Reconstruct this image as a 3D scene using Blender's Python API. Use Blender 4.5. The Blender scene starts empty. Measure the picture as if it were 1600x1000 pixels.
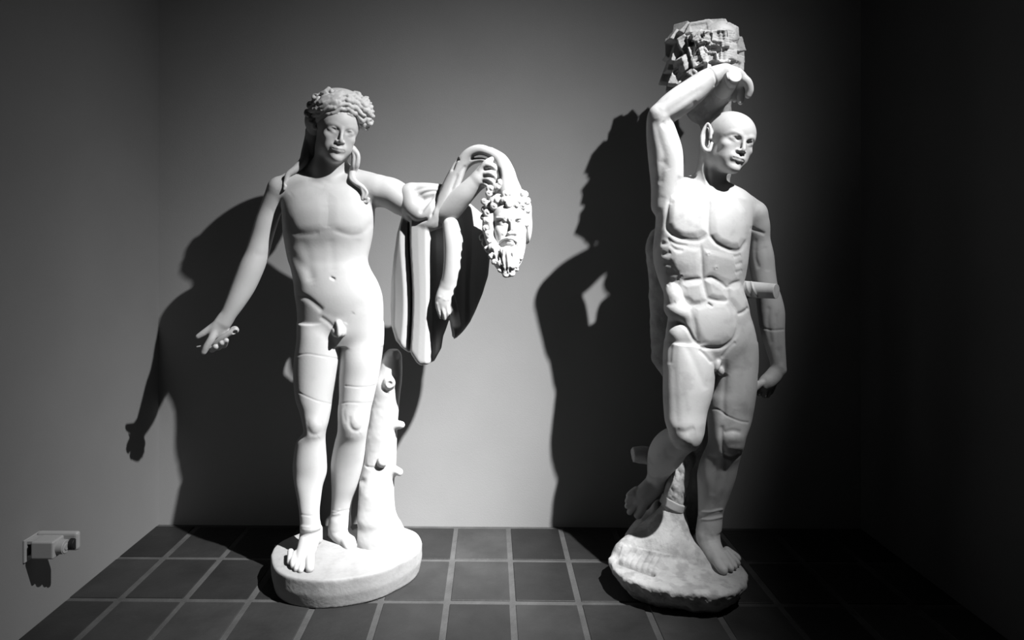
import bpy, bmesh, math, random
import numpy as np
from mathutils import Vector, Matrix

# ------------------------------------------------------------------ camera, light, exposure
FPX, CX, CY, EYE = 1000.0, 753.0, 392.0, 1.55
YAW = math.atan(15/1000)
SC = bpy.context.scene
COL = SC.collection
cam_d = bpy.data.cameras.new('camera'); cam = bpy.data.objects.new('camera', cam_d); COL.objects.link(cam)
cam.location = (0, 0, EYE); cam.rotation_euler = (math.pi/2, 0, YAW)
cam_d.sensor_width = 36; cam_d.sensor_fit = 'HORIZONTAL'; cam_d.lens = 36*FPX/1600
cam_d.shift_x = (800-CX)/1600; cam_d.shift_y = -(500-CY)/1600; cam_d.clip_start = .05
SC.camera = cam
SC.view_settings.view_transform = 'Standard'; SC.view_settings.look = 'None'
SC.view_settings.exposure = 0.0; SC.view_settings.gamma = 1.0; SC.view_settings.use_curve_mapping = False
w = bpy.data.worlds.new('world'); SC.world = w; w.use_nodes = True
w.node_tree.nodes['Background'].inputs[0].default_value = (1, 1, 1, 1)
w.node_tree.nodes['Background'].inputs[1].default_value = 0.0003

LIGHT = Vector((2.0, 1.08, 4.57))          # ceiling spotlight, in front and to the right of the statues
AIM = Vector((0.0969, 2.88, 0.799))
ld = bpy.data.lights.new('ceiling_spotlight', 'SPOT'); lo_ = bpy.data.objects.new('ceiling_spotlight', ld); COL.objects.link(lo_)
ld.energy = 8700; ld.spot_size = math.radians(160); ld.spot_blend = 0; ld.shadow_soft_size = .035
lo_.location = LIGHT; lo_.rotation_euler = (AIM-LIGHT).to_track_quat('-Z', 'Y').to_euler()
def beam_profile():
    """uneven reflector beam with a barn door cutting off its right-hand side"""
    ax = (AIM-LIGHT).normalized(); x = ax.cross(Vector((0, 0, 1))).normalized(); y = x.cross(ax)
    ld.use_nodes = True; nt = ld.node_tree; N = nt.nodes; L = nt.links; em = N['Emission']
    g = N.new('ShaderNodeNewGeometry')
    def dot(v):
        d = N.new('ShaderNodeVectorMath'); d.operation = 'DOT_PRODUCT'; L.new(g.outputs['Incoming'], d.inputs[0]); d.inputs[1].default_value = v; return d.outputs['Value']
    def m(op, a, b=None):
        n = N.new('ShaderNodeMath'); n.operation = op
        for i, q in enumerate((a, b)):
            if q is None: continue
            if isinstance(q, (int, float)): n.inputs[i].default_value = q
            else: L.new(q, n.inputs[i])
        return n.outputs[0]
    c = dot(ax); a = m('DIVIDE', dot(x), c); b = m('DIVIDE', dot(y), c); r = 1.8694
    u = m('ADD', m('MULTIPLY', a, math.cos(r)), m('MULTIPLY', b, math.sin(r))); v = m('SUBTRACT', m('MULTIPLY', b, math.cos(r)), m('MULTIPLY', a, math.sin(r)))
    u = m('DIVIDE', u, .2064); v = m('DIVIDE', v, .1411)
    q = m('POWER', m('ADD', m('MULTIPLY', u, u), m('MULTIPLY', v, v)), .6); s = m('EXPONENT', m('MULTIPLY', q, -1.0))
    e = m('ADD', m('MULTIPLY', a, math.cos(-1.1068)), m('MULTIPLY', b, math.sin(-1.1068)))
    t = m('SUBTRACT', .5, m('DIVIDE', m('SUBTRACT', e, .165), .3151)); t = m('MINIMUM', m('MAXIMUM', t, 0.0), 1.0)
    k = m('MULTIPLY', m('MULTIPLY', t, t), m('SUBTRACT', 3.0, m('MULTIPLY', t, 2.0)))
    L.new(m('MULTIPLY', s, k), em.inputs['Strength'])
beam_profile()

# ------------------------------------------------------------------ pixel <-> world (camera geometry)
FW = np.array([-math.sin(YAW), math.cos(YAW), 0]); RT = np.array([math.cos(YAW), math.sin(YAW), 0]); UP = np.array([0, 0, 1.])
EYEV = np.array([0, 0, EYE])
DY = 2.43*FPX/800-2.43          # the statues are laid out at nominal depths around 2.43 m; this sets them down before the wall
def WR(px, py, Y):
    d = FW + (px-CX)/FPX*RT + (CY-py)/FPX*UP
    return EYEV + d*(Y/d[1])
def lean(px, py):           # the left body stands a little nearer the wall than its feet, the right one a little farther
    t = min(1, max(0, (py-700)/120)); return (.06 if px < 900 else -.03)*(1-t*t*(3-2*t))
def depth(px, py, Y):
    t = min(1, max(0, (py-740)/80)); return Y + DY + lean(px, py) + (Y-2.43)*.25*t*t*(3-2*t)
def W(px, py, Y): return WR(px, py, depth(px, py, Y))
def S(Y): return (Y+DY)/FPX
def proj(X, Y, Z):
    dep = FW[0]*X + FW[1]*Y; r = RT[0]*X + RT[1]*Y
    return CX + FPX*r/dep, CY - FPX*(Z-EYE)/dep

# ------------------------------------------------------------------ materials
def mat(name, col, rough=.6, var=.08, scale=6, bump=.1, bscale=60, spec=.3, detail=6, stain=None):
    m = bpy.data.materials.new(name); m.use_nodes = True; nt = m.node_tree; N = nt.nodes; L = nt.links
    b = N['Principled BSDF']; b.inputs['Roughness'].default_value = rough; b.inputs['Specular IOR Level'].default_value = spec
    tc = N.new('ShaderNodeTexCoord')
    n = N.new('ShaderNodeTexNoise'); n.inputs['Scale'].default_value = scale; n.inputs['Detail'].default_value = detail
    L.new(tc.outputs['Object'], n.inputs['Vector'])
    r = N.new('ShaderNodeValToRGB'); r.color_ramp.elements[0].position = .3; r.color_ramp.elements[1].position = .7
    a, c = max(0, col*(1-var)), min(1, col*(1+var))
    r.color_ramp.elements[0].color = (a, a, a, 1); r.color_ramp.elements[1].color = (c, c, c, 1)
    L.new(n.outputs['Fac'], r.inputs['Fac'])
    out = r.outputs['Color']
    if stain:
        n2 = N.new('ShaderNodeTexNoise'); n2.inputs['Scale'].default_value = stain[0]; n2.inputs['Detail'].default_value = 8
        L.new(tc.outputs['Object'], n2.inputs['Vector'])
        r2 = N.new('ShaderNodeValToRGB'); r2.color_ramp.elements[0].position = stain[2]-.06; r2.color_ramp.elements[1].position = stain[2]+.06
        s = stain[1]; r2.color_ramp.elements[0].color = (s, s, s, 1); r2.color_ramp.elements[1].color = (1, 1, 1, 1)
        L.new(n2.outputs['Fac'], r2.inputs['Fac'])
        mx = N.new('ShaderNodeMixRGB'); mx.blend_type = 'MULTIPLY'; mx.inputs[0].default_value = 1
        L.new(out, mx.inputs[1]); L.new(r2.outputs['Color'], mx.inputs[2]); out = mx.outputs[0]
    L.new(out, b.inputs['Base Color'])
    if bump:
        n3 = N.new('ShaderNodeTexNoise'); n3.inputs['Scale'].default_value = bscale; n3.inputs['Detail'].default_value = 5
        L.new(tc.outputs['Object'], n3.inputs['Vector'])
        bp = N.new('ShaderNodeBump'); bp.inputs['Strength'].default_value = bump; bp.inputs['Distance'].default_value = .01
        L.new(n3.outputs['Fac'], bp.inputs['Height']); L.new(bp.outputs['Normal'], b.inputs['Normal'])
    return m
M_MARBLE = mat('smooth_marble', .43, .55, .03, 5, .04, 90, stain=(9, .93, .38))
M_MARBLE2 = mat('weathered_marble', .385, .55, .05, 7, .06, 80, stain=(14, .86, .40))
M_SKIN = mat('polished_marble', .375, .4, .02, 6, .03, 80)
M_PLINTH = mat('plinth_marble', .265, .65, .06, 12, .15, 60, stain=(20, .9, .4))
M_ROCK = mat('rough_stone', .38, .8, .16, 14, .5, 45, stain=(18, .75, .45))
M_BARK = mat('chiselled_stone', .36, .7, .12, 12, .35, 60, stain=(16, .8, .45))
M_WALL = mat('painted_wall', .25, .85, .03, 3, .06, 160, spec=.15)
for _m in (M_MARBLE, M_MARBLE2, M_SKIN, M_PLINTH):
    _b = _m.node_tree.nodes['Principled BSDF']; _b.inputs['Subsurface Weight'].default_value = .45; _b.inputs['Subsurface Radius'].default_value = (1, 1, 1); _b.inputs['Subsurface Scale'].default_value = .010
M_WALL_RIGHT_SHADED = mat('shaded_right_wall', .085, .85, .03, 3, .06, 160, spec=.15)  # wall paint darkened: shade put into the colour, less bounce from right and front
M_WALL_SIDE_SHADED = mat('shaded_side_wall', .175, .85, .03, 3, .06, 160, spec=.15)  # same wall paint, darkened so the left wall looks more weakly lit
M_CEIL = mat('painted_ceiling', .05, .9, .02, 3, 0)
M_PLASTIC = mat('grey_plastic', .30, .4, .02, 8, 0)
M_BLACK = mat('black_recess', .012, .5, .02, 8, 0)
M_MORTAR = mat('mortar', .050, .9, .2, 10, .3, 80)
def tile_mat():
    m = mat('clay_tile', .019, .55, .25, 5, .25, 30, .35)
    N = m.node_tree.nodes; L = m.node_tree.links
    b = N['Principled BSDF']; src = b.inputs['Base Color'].links[0].from_socket
    at = N.new('ShaderNodeAttribute'); at.attribute_name = 'tile_tone'
    mx = N.new('ShaderNodeMixRGB'); mx.blend_type = 'MULTIPLY'; mx.inputs[0].default_value = 1
    L.new(src, mx.inputs[1]); L.new(at.outputs['Fac'], mx.inputs[2]); L.new(mx.outputs[0], b.inputs['Base Color'])
    return m
M_TILE = tile_mat()

# ------------------------------------------------------------------ object helpers
def tag(o, label=None, cat=None, kind=None):
    if label: o['label'] = label
    if cat: o['category'] = cat
    if kind: o['kind'] = kind
    return o
def thing(name, base, label, cat):
    o = bpy.data.objects.new(name, None); COL.objects.link(o); o.location = base; o.empty_display_size = .1
    return tag(o, label, cat)
def wpos(o):
    v = Vector(o.location)
    while o.parent: o = o.parent; v += Vector(o.location)
    return np.array(v)
def mesh_np(name, V, F, material, parent=None, smooth=True):
    V = np.asarray(V, dtype=np.float64); F = np.asarray(F, dtype=np.int32)
    if parent is not None: V = V - wpos(parent)
    me = bpy.data.meshes.new(name); k = F.shape[1]
    me.vertices.add(len(V)); me.vertices.foreach_set('co', V.astype(np.float32).ravel())
    me.loops.add(F.size); me.loops.foreach_set('vertex_index', F.ravel())
    me.polygons.add(len(F)); me.polygons.foreach_set('loop_start', np.arange(0, F.size, k, dtype=np.int32))
    me.polygons.foreach_set('use_smooth', np.full(len(F), smooth))
    me.update(calc_edges=True); me.validate()
    me.materials.append(material)
    o = bpy.data.objects.new(name, me); COL.objects.link(o)
    if parent is not None: o.parent = parent
    return o
def obj_bm(name, bm, material, parent=None, smooth=False):
    if parent is not None: bmesh.ops.translate(bm, verts=bm.verts, vec=-Vector(wpos(parent)))
    bmesh.ops.recalc_face_normals(bm, faces=bm.faces)
    me = bpy.data.meshes.new(name); bm.to_mesh(me); bm.free(); me.materials.append(material)
    for p in me.polygons: p.use_smooth = smooth
    o = bpy.data.objects.new(name, me); COL.objects.link(o)
    if parent is not None: o.parent = parent
    return o
def bx(bm, lo, hi, bev=0):
    r = bmesh.ops.create_cube(bm, size=1)
    vs = r['verts']
    bmesh.ops.scale(bm, verts=vs, vec=(hi[0]-lo[0], hi[1]-lo[1], hi[2]-lo[2]))
    bmesh.ops.translate(bm, verts=vs, vec=((hi[0]+lo[0])/2, (hi[1]+lo[1])/2, (hi[2]+lo[2])/2))
    if bev:
        es = list({e for v in vs for e in v.link_edges})
        bmesh.ops.bevel(bm, geom=es, offset=bev, segments=3, affect='EDGES', profile=.5)

# ------------------------------------------------------------------ distance-field sculpting
def axis(lo, hi, h, fine=None):
    if not fine: return np.arange(lo, hi+h, h)
    a, b, hf = fine
    return np.concatenate([np.arange(lo, a, h), np.arange(a, b, hf), np.arange(b, hi+h, h)])
def spline(P, m):
    P = np.asarray(P, float)
    if len(P) < 3 or m < 2: return P
    Q = np.vstack([2*P[0]-P[1], P, 2*P[-1]-P[-2]]); out = []
    for i in range(1, len(Q)-2):
        for t in np.arange(m)/m:
            a, b, c, d = Q[i-1], Q[i], Q[i+1], Q[i+2]
            out.append(.5*(2*b + (c-a)*t + (2*a-5*b+4*c-d)*t*t + (3*b-a-3*c+d)*t**3))
    out.append(P[-1]); return np.array(out)
class Field:
    def __init__(s, lo, hi, h, fx=None, fy=None, fz=None):
        s.ax = [axis(lo[0], hi[0], h, fx), axis(lo[1]+DY-.06, hi[1]+DY+.06, h, fy), axis(lo[2], hi[2], h, fz)]
        s.V = np.full([len(a) for a in s.ax], .06, np.float32)
    def sl(s, lo, hi):
        r = []
        for a, l, h in zip(s.ax, lo, hi):
            i = int(np.searchsorted(a, l)); j = int(np.searchsorted(a, h)); r.append(slice(max(0, i), min(len(a), j)))
        return tuple(r)
    def grid(s, q):
        return (s.ax[0][q[0]].astype(np.float32)[:, None, None], s.ax[1][q[1]].astype(np.float32)[None, :, None], s.ax[2][q[2]].astype(np.float32)[None, None, :])
    def mix(s, q, d, k, sub):
        v = s.V[q]
        if sub:
            d = -d; h = np.clip(.5-.5*(v-d)/k, 0, 1); s.V[q] = v*(1-h)+d*h + k*h*(1-h)
        else:
            h = np.clip(.5+.5*(v-d)/k, 0, 1); s.V[q] = v*(1-h)+d*h - k*h*(1-h)
    def put(s, fn, lo, hi, k=.01, sub=False):
        p = k+.012; q = s.sl(np.array(lo)-p, np.array(hi)+p)
        if min(x.stop-x.start for x in q) < 1: return
        s.mix(q, fn(*s.grid(q)).astype(np.float32), k, sub)
    def ell(s, c, A, k=.01, sub=False):
        A = np.asarray(A, float); Ai = np.linalg.inv(A); e = np.sqrt((A**2).sum(1))
        def fn(X, Y, Z):
            x, y, z = X-c[0], Y-c[1], Z-c[2]
            q = [Ai[i, 0]*x+Ai[i, 1]*y+Ai[i, 2]*z for i in range(3)]
            k0 = np.sqrt(q[0]**2+q[1]**2+q[2]**2)+1e-6
            g = [Ai[0, i]*q[0]+Ai[1, i]*q[1]+Ai[2, i]*q[2] for i in range(3)]
            return k0*(k0-1)/(np.sqrt(g[0]**2+g[1]**2+g[2]**2)+1e-6)
        s.put(fn, c-e, c+e, k, sub)
    def chainw(s, pts, k=.01, sub=False, m=8, flat=None):
        """pts: (x,y,z,r) in metres"""
        P = spline(pts, m); r = P[:, 3].max(); pad = k+.012+r
        q = s.sl(P[:, :3].min(0)-pad, P[:, :3].max(0)+pad)
        if min(x.stop-x.start for x in q) < 1: return
        T = np.full([x.stop-x.start for x in q], .06, np.float32)
        for a, b in zip(P[:-1], P[1:]):
            rr = max(a[3], b[3])+k+.012
            q2 = s.sl(np.minimum(a, b)[:3]-rr, np.maximum(a, b)[:3]+rr)
            if min(x.stop-x.start for x in q2) < 1: continue
            X, Y, Z = s.grid(q2); d = (b-a)[:3]; L = (d**2).sum()+1e-12
            x, y, z = X-a[0], Y-a[1], Z-a[2]
            t = np.clip((x*d[0]+y*d[1]+z*d[2])/L, 0, 1)
            x = x-t*d[0]; y = y-t*d[1]; z = z-t*d[2]
            w2 = x*x+y*y+z*z
            if flat is not None:
                n, f = flat; w2 = w2 + (1/f**2-1)*(x*n[0]+y*n[1]+z*n[2])**2
            dd = np.sqrt(w2)-(a[3]+t*(b[3]-a[3]))
            if flat is not None: dd = dd*(.5+.5*flat[1])
            q3 = tuple(slice(u.start-v.start, u.stop-v.start) for u, v in zip(q2, q))
            T[q3] = np.minimum(T[q3], dd)
        s.mix(q, T, k, sub)
    def chain(s, pts, k=.01, sub=False, m=8, flat=None):
        """pts: (px,py,Y,rpx)"""
        s.chainw([(*W(a, b, Y), r*S(Y)) for a, b, Y, r in pts], k, sub, m, flat)
    def blob(s, px, py, Y, rx, ry, rz, k=.01, sub=False, rot=0):
        """rx, rz in px (rz vertical), ry (depth) in px; rot degrees clockwise in the picture"""
        u = S(Y); a = math.radians(rot); c, n = math.cos(a), math.sin(a)
        A = np.array([[c*rx, 0, n*rz], [0, ry, 0], [-n*rx, 0, c*rz]])*u
        s.ell(W(px, py, Y), A, k, sub)
    def loft(s, rows, k=.02, n=2.2, cap=True):
        """rows: (py, xl, xr, Yc, front m, back m)"""
        st = []
        for py, xl, xr, Yc, f, b in rows:
            p = W((xl+xr)/2, py, Yc); st.append((p[2], p[0], p[1], (xr-xl)/2*S(Yc), f, b))
        st = spline(np.array(st)[np.argsort([t[0] for t in st])], 5)
        st = st[np.argsort(st[:, 0])]
        z0, z1 = st[0, 0], st[-1, 0]; R = st[:, 3].max(); D = st[:, 4:].max()
        lo = (st[:, 1].min()-R, st[:, 2].min()-D, z0); hi = (st[:, 1].max()+R, st[:, 2].max()+D, z1)
        def fn(X, Y, Z):
            zz = Z[0, 0]; g = [np.interp(zz, st[:, 0], st[:, i]).astype(np.float32)[None, None, :] for i in range(1, 6)]
            x = np.abs(X-g[0]); y = Y-g[1]; ry = np.where(y < 0, g[3], g[4]); y = np.abs(y)
            k0 = ((x/g[2])**n+(y/ry)**n)**(1/n)+1e-6; k1 = np.sqrt((x/g[2]**2)**2+(y/ry**2)**2)+1e-6
            d = k0*(k0-1)/k1
            return np.maximum(d, np.maximum(Z-z1, z0-Z))
        s.put(fn, lo, hi, k)
    def hit(s, px, py, y0=1.9, y1=2.95):
        Ys = np.arange(y0+DY, y1+DY, .0015); d = FW + (px-CX)/FPX*RT + (CY-py)/FPX*UP
        P = EYEV + d[None]*(Ys/d[1])[:, None]; ix = []
        ok = np.ones(len(Ys), bool)
        for i in range(3):
            a = s.ax[i]; j = np.searchsorted(a, P[:, i]); ok &= (j > 0) & (j < len(a)); ix.append(np.clip(j, 0, len(a)-1))
        v = np.where(ok, s.V[ix[0], ix[1], ix[2]], 1)
        w_ = np.nonzero(v < 0)[0]
        return float(Ys[w_[0]])-DY-lean(px, py) if len(w_) else None
    def mesh(s):
        V = s.V; ins = V < 0; a = s.ax
        V[0] = V[-1] = .06; V[:, 0] = V[:, -1] = .06; V[:, :, 0] = V[:, :, -1] = .06; ins = V < 0
        c = np.zeros([n-1 for n in V.shape], np.int8)
        for i in (0, 1):
            for j in (0, 1):
                for k in (0, 1): c += ins[i:i+c.shape[0], j:j+c.shape[1], k:k+c.shape[2]]
        I = np.argwhere((c > 0) & (c < 8)); idx = np.full(c.shape, -1, np.int32); idx[I[:, 0], I[:, 1], I[:, 2]] = np.arange(len(I))
        acc = np.zeros((len(I), 3)); cnt = np.zeros(len(I))
        cor = {}
        for i in (0, 1):
            for j in (0, 1):
                for k in (0, 1): cor[i, j, k] = V[I[:, 0]+i, I[:, 1]+j, I[:, 2]+k].astype(float)
        def co(o): return np.stack([a[d][I[:, d]+o[d]] for d in range(3)], 1)
        for o in cor:
            for d in range(3):
                if o[d]: continue
                e = list(o); e[d] = 1; e = tuple(e)
                v0, v1 = cor[o], cor[e]; m = (v0 < 0) != (v1 < 0)
                t = np.where(m, v0/np.where(m, v0-v1, 1), 0)
                p = co(o)*(1-t)[:, None]+co(e)*t[:, None]
                acc += p*m[:, None]; cnt += m
        P = acc/cnt[:, None]
        Q = []
        for d in range(3):
            b, e = (d+1) % 3, (d+2) % 3
            sl0 = [slice(None)]*3; sl1 = [slice(None)]*3; sl0[d] = slice(0, -1); sl1[d] = slice(1, None)
            x = ins[tuple(sl0)] != ins[tuple(sl1)]
            J = np.argwhere(x); J = J[(J[:, b] > 0) & (J[:, e] > 0) & (J[:, b] < V.shape[b]-1) & (J[:, e] < V.shape[e]-1)]
            def cell(db, de):
                K = J.copy(); K[:, b] -= db; K[:, e] -= de; return idx[K[:, 0], K[:, 1], K[:, 2]]
            q = np.stack([cell(1, 1), cell(0, 1), cell(0, 0), cell(1, 0)], 1)
            flip = ~ins[J[:, 0], J[:, 1], J[:, 2]]; q[flip] = q[flip][:, ::-1]
            Q.append(q)
        return P, np.concatenate(Q)
def normals(V, F):
    n = np.cross(V[F[:, 2]]-V[F[:, 0]], V[F[:, 3 if F.shape[1] == 4 else 1]]-V[F[:, 1 if F.shape[1] == 4 else 0]])
    N = np.zeros_like(V)
    for i in range(F.shape[1]):
        for d in range(3): N[:, d] += np.bincount(F[:, i], n[:, d], len(V))
    return N/(np.linalg.norm(N, axis=1)[:, None]+1e-12)
def relax(V, F, n=1, lam=.5):
    for _ in range(n):
        A = np.zeros_like(V); c = np.zeros(len(V)); m = F.shape[1]
        for i in range(m):
            a, b = F[:, i], F[:, (i+1) % m]
            for d in range(3): A[:, d] += np.bincount(a, V[b, d], len(V)) + np.bincount(b, V[a, d], len(V))
            c += np.bincount(a, minlength=len(V)) + np.bincount(b, minlength=len(V))
        V = V + lam*(A/np.maximum(c, 1)[:, None]-V)
    return V
def sstep(t): t = np.clip(t, 0, 1); return t*t*(3-2*t)
def pdist(px, py, pts, closed=False):
    P = list(pts)+([pts[0]] if closed else []); D = np.full(px.shape, 1e9); T = np.zeros(px.shape); L = len(P)-1
    for i in range(L):
        a, b = np.array(P[i], float), np.array(P[i+1], float); e = b-a
        t = np.clip(((px-a[0])*e[0]+(py-a[1])*e[1])/((e**2).sum()+1e-9), 0, 1)
        d = np.hypot(px-a[0]-t*e[0], py-a[1]-t*e[1]); m = d < D
        D = np.where(m, d, D); T = np.where(m, (i+t)/L, T)
    return D, T
def inside(px, py, poly):
    r = np.zeros(px.shape, bool); n = len(poly)
    for i in range(n):
        (x0, y0), (x1, y1) = poly[i], poly[(i+1) % n]
        if y0 == y1: continue
        c = ((y0 > py) != (y1 > py)) & (px < (x1-x0)*(py-y0)/(y1-y0)+x0); r ^= c
    return r
class Sculpt:
    """carve and model the front of a mesh; strokes are given by where they stand in the picture"""
    def __init__(s, V, F, k=1., wk=1.):
        s.k, s.wk = k, wk
        s.V, s.F = V, F; s.N = normals(V, F); s.px, s.py = proj(V[:, 0], V[:, 1], V[:, 2])
        v = EYEV-V; v /= np.linalg.norm(v, axis=1)[:, None]; s.face = sstep((np.einsum('ij,ij->i', v, s.N)-.0)/.45)
        s.D = np.zeros(len(V))
    def sel(s, x0, x1, y0, y1, yr):
        m = (s.px > x0) & (s.px < x1) & (s.py > y0) & (s.py < y1) & (s.face > 0)
        if yr:
            e = DY+lean((x0+x1)/2, (y0+y1)/2); m &= (s.V[:, 1] > yr[0]+e) & (s.V[:, 1] < yr[1]+e)
        return np.nonzero(m)[0]
    def groove(s, pts, w=2.5, mm=3, yr=None, taper=True):
        if taper: w = w*s.wk; mm = mm*s.k
        pts = spline(pts, 4) if len(pts) > 2 else np.array(pts, float)
        x, y = pts[:, 0], pts[:, 1]; i = s.sel(x.min()-3*w, x.max()+3*w, y.min()-3*w, y.max()+3*w, yr)
        d, t = pdist(s.px[i], s.py[i], pts)
        g = np.exp(-(d/w)**2)
        if taper: g *= sstep(np.minimum(t, 1-t)/.15+.25)
        s.D[i] -= mm/1000*g*s.face[i]
    def pillow(s, poly, mm=6, edge=7, yr=None):
        p = np.array(poly, float); i = s.sel(p[:, 0].min(), p[:, 0].max(), p[:, 1].min(), p[:, 1].max(), yr)
        d, _ = pdist(s.px[i], s.py[i], [tuple(a) for a in p], True)
        t = np.clip(d/edge, 0, 1); g = np.where(inside(s.px[i], s.py[i], p), .3*np.sqrt(1-(1-t)**2)+.7*sstep(t), 0)*s.k
        s.D[i] += mm/1000*g*s.face[i]
    def bump(s, x, y, rx, ry, mm, rot=0, yr=None):
        R = max(rx, ry)*2.5; i = s.sel(x-R, x+R, y-R, y+R, yr); a = math.radians(rot)
        u = (s.px[i]-x)*math.cos(a)+(s.py[i]-y)*math.sin(a); v = -(s.px[i]-x)*math.sin(a)+(s.py[i]-y)*math.cos(a)
        s.D[i] += mm/1000*s.k*np.exp(-(u/rx)**2-(v/ry)**2)*s.face[i]
    def done(s): return s.V + s.N*s.D[:, None]
rng = np.random.default_rng(5)
def vnoise(V, f, seed=0):
    """smooth value noise in [-1,1]"""
    g = np.random.default_rng(seed).uniform(-1, 1, (32, 32, 32)); p = V*f; i = np.floor(p).astype(int); t = p-i; t = t*t*(3-2*t); o = 0
    for a in (0, 1):
        for b in (0, 1):
            for c in (0, 1):
                o = o + g[(i[:, 0]+a) % 32, (i[:, 1]+b) % 32, (i[:, 2]+c) % 32]*(t[:, 0] if a else 1-t[:, 0])*(t[:, 1] if b else 1-t[:, 1])*(t[:, 2] if c else 1-t[:, 2])
    return o

class Head:
    """a head placed by centre, size, yaw (towards picture right), pitch (down), roll (top leaning right)"""
    def __init__(s, F, px, py, Y, hpx, yaw, pitch, roll, sx=1., sf=1.):
        s.F = F; s.c = W(px, py, Y); s.h = hpx*S(Y); a, b, r = map(math.radians, (yaw, pitch, roll))
        ex = np.array([math.cos(a), math.sin(a), 0]); ef = np.array([math.sin(a), -math.cos(a), 0]); ez = np.array([0, 0, 1.])
        ef, ez = ef*math.cos(b)-ez*math.sin(b), ez*math.cos(b)+ef*math.sin(b)
        R = np.array([[math.cos(r), 0, math.sin(r)], [0, 1, 0], [-math.sin(r), 0, math.cos(r)]])
        s.M = (R @ np.stack([ex*sx, ef*sf, ez], 1))*s.h
    def p(s, x, f, z): return s.c + s.M @ np.array([x, f, z])
    def e(s, x, f, z, rx, rf, rz, k=.05, sub=False, tilt=0):
        t = math.radians(tilt); T = np.array([[math.cos(t), 0, math.sin(t)], [0, 1, 0], [-math.sin(t), 0, math.cos(t)]])
        s.F.ell(s.p(x, f, z), s.M @ T @ np.diag([rx, rf, rz]), k*s.h, sub)
    def t(s, pts, k=.02, sub=False, m=4):
        s.F.chainw([(*s.p(x, f, z), r*s.h) for x, f, z, r in pts], k*s.h, sub, m)
    def build(s, stern=0., ears=True, nose=1., lids=1.):
        s.e(0, -.10, .13, .345, .40, .36, .08)                   # cranium
        s.e(0, .11, .10, .285, .27, .30, .10)                    # forehead
        s.e(0, .10, -.16, .25, .245, .30, .08)                   # face
        s.e(0, .20, -.36, .15, .14, .125, .09)                   # jaw
        s.e(0, .295, -.42, .085, .08, .07, .06)                 # chin
        for q in (-1, 1):
            s.e(q*.19, -.03, -.25, .07, .20, .16, .08)           # jaw corner
            s.e(q*.165, .230, -.105, .085, .08, .075, .06)       # cheekbone
            s.e(q*.13, .20, -.23, .09, .10, .12, .07)            # cheek
            s.e(q*.135, .385, .005, .085, .062, .046, .035, True) # eye socket
            s.e(q*.133, .276, -.004, .074, .062, .054, .012)     # eyeball
            s.t([(q*.066, .318, -.008, .009), (q*.103, .342, .028*lids, .012), (q*.148, .334, .031*lids, .012), (q*.200, .268, -.002, .009)], .012)
            s.t([(q*.070, .316, -.018, .007), (q*.118, .330, -.038, .009), (q*.166, .305, -.033, .008), (q*.198, .268, -.008, .006)], .012)
            s.t([(q*.035, .335+.015*stern, .056-.02*stern, .020), (q*.10, .330+.022*stern, .082-.008*stern, .020+.003*stern), (q*.17, .285+.015*stern, .082, .020), (q*.21, .235, .05, .018)], .045)
            if ears:
                s.t([(q*.315, -.03, .07, .018), (q*.335, -.075, .10, .018), (q*.345, -.11, .04, .018), (q*.33, -.09, -.05, .018), (q*.30, -.045, -.12, .022), (q*.295, -.02, -.05, .018)], .03)
        s.t([(0, .355, .045, .026), (0, .385, -.04, .026), (0, .405*nose+.01, -.125, .030), (0, .408*nose, -.152, .035)], .03)
        for q in (-1, 1): s.e(q*.045, .370, -.163, .034, .045, .028, .018)
        s.e(0, .335, -.26, .11, .055, .075, .05)                 # muzzle
        s.t([(-.088, .335, -.274, .008), (-.04, .378, -.262, .017), (0, .388, -.268, .015), (.04, .378, -.262, .017), (.088, .335, -.274, .008)], .012)
        s.t([(-.07, .34, -.296, .008), (0, .375, -.304, .024), (.07, .34, -.296, .008)], .012)
        s.t([(-.092, .35, -.281, .005), (-.04, .398, -.279, .006), (0, .410, -.283, .006), (.04, .398, -.279, .006), (.092, .35, -.281, .005)], .008, True)
        pass          # under the lip
        s.e(0, .41, -.22, .010, .02, .03, .012, True)            # philtrum

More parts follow.
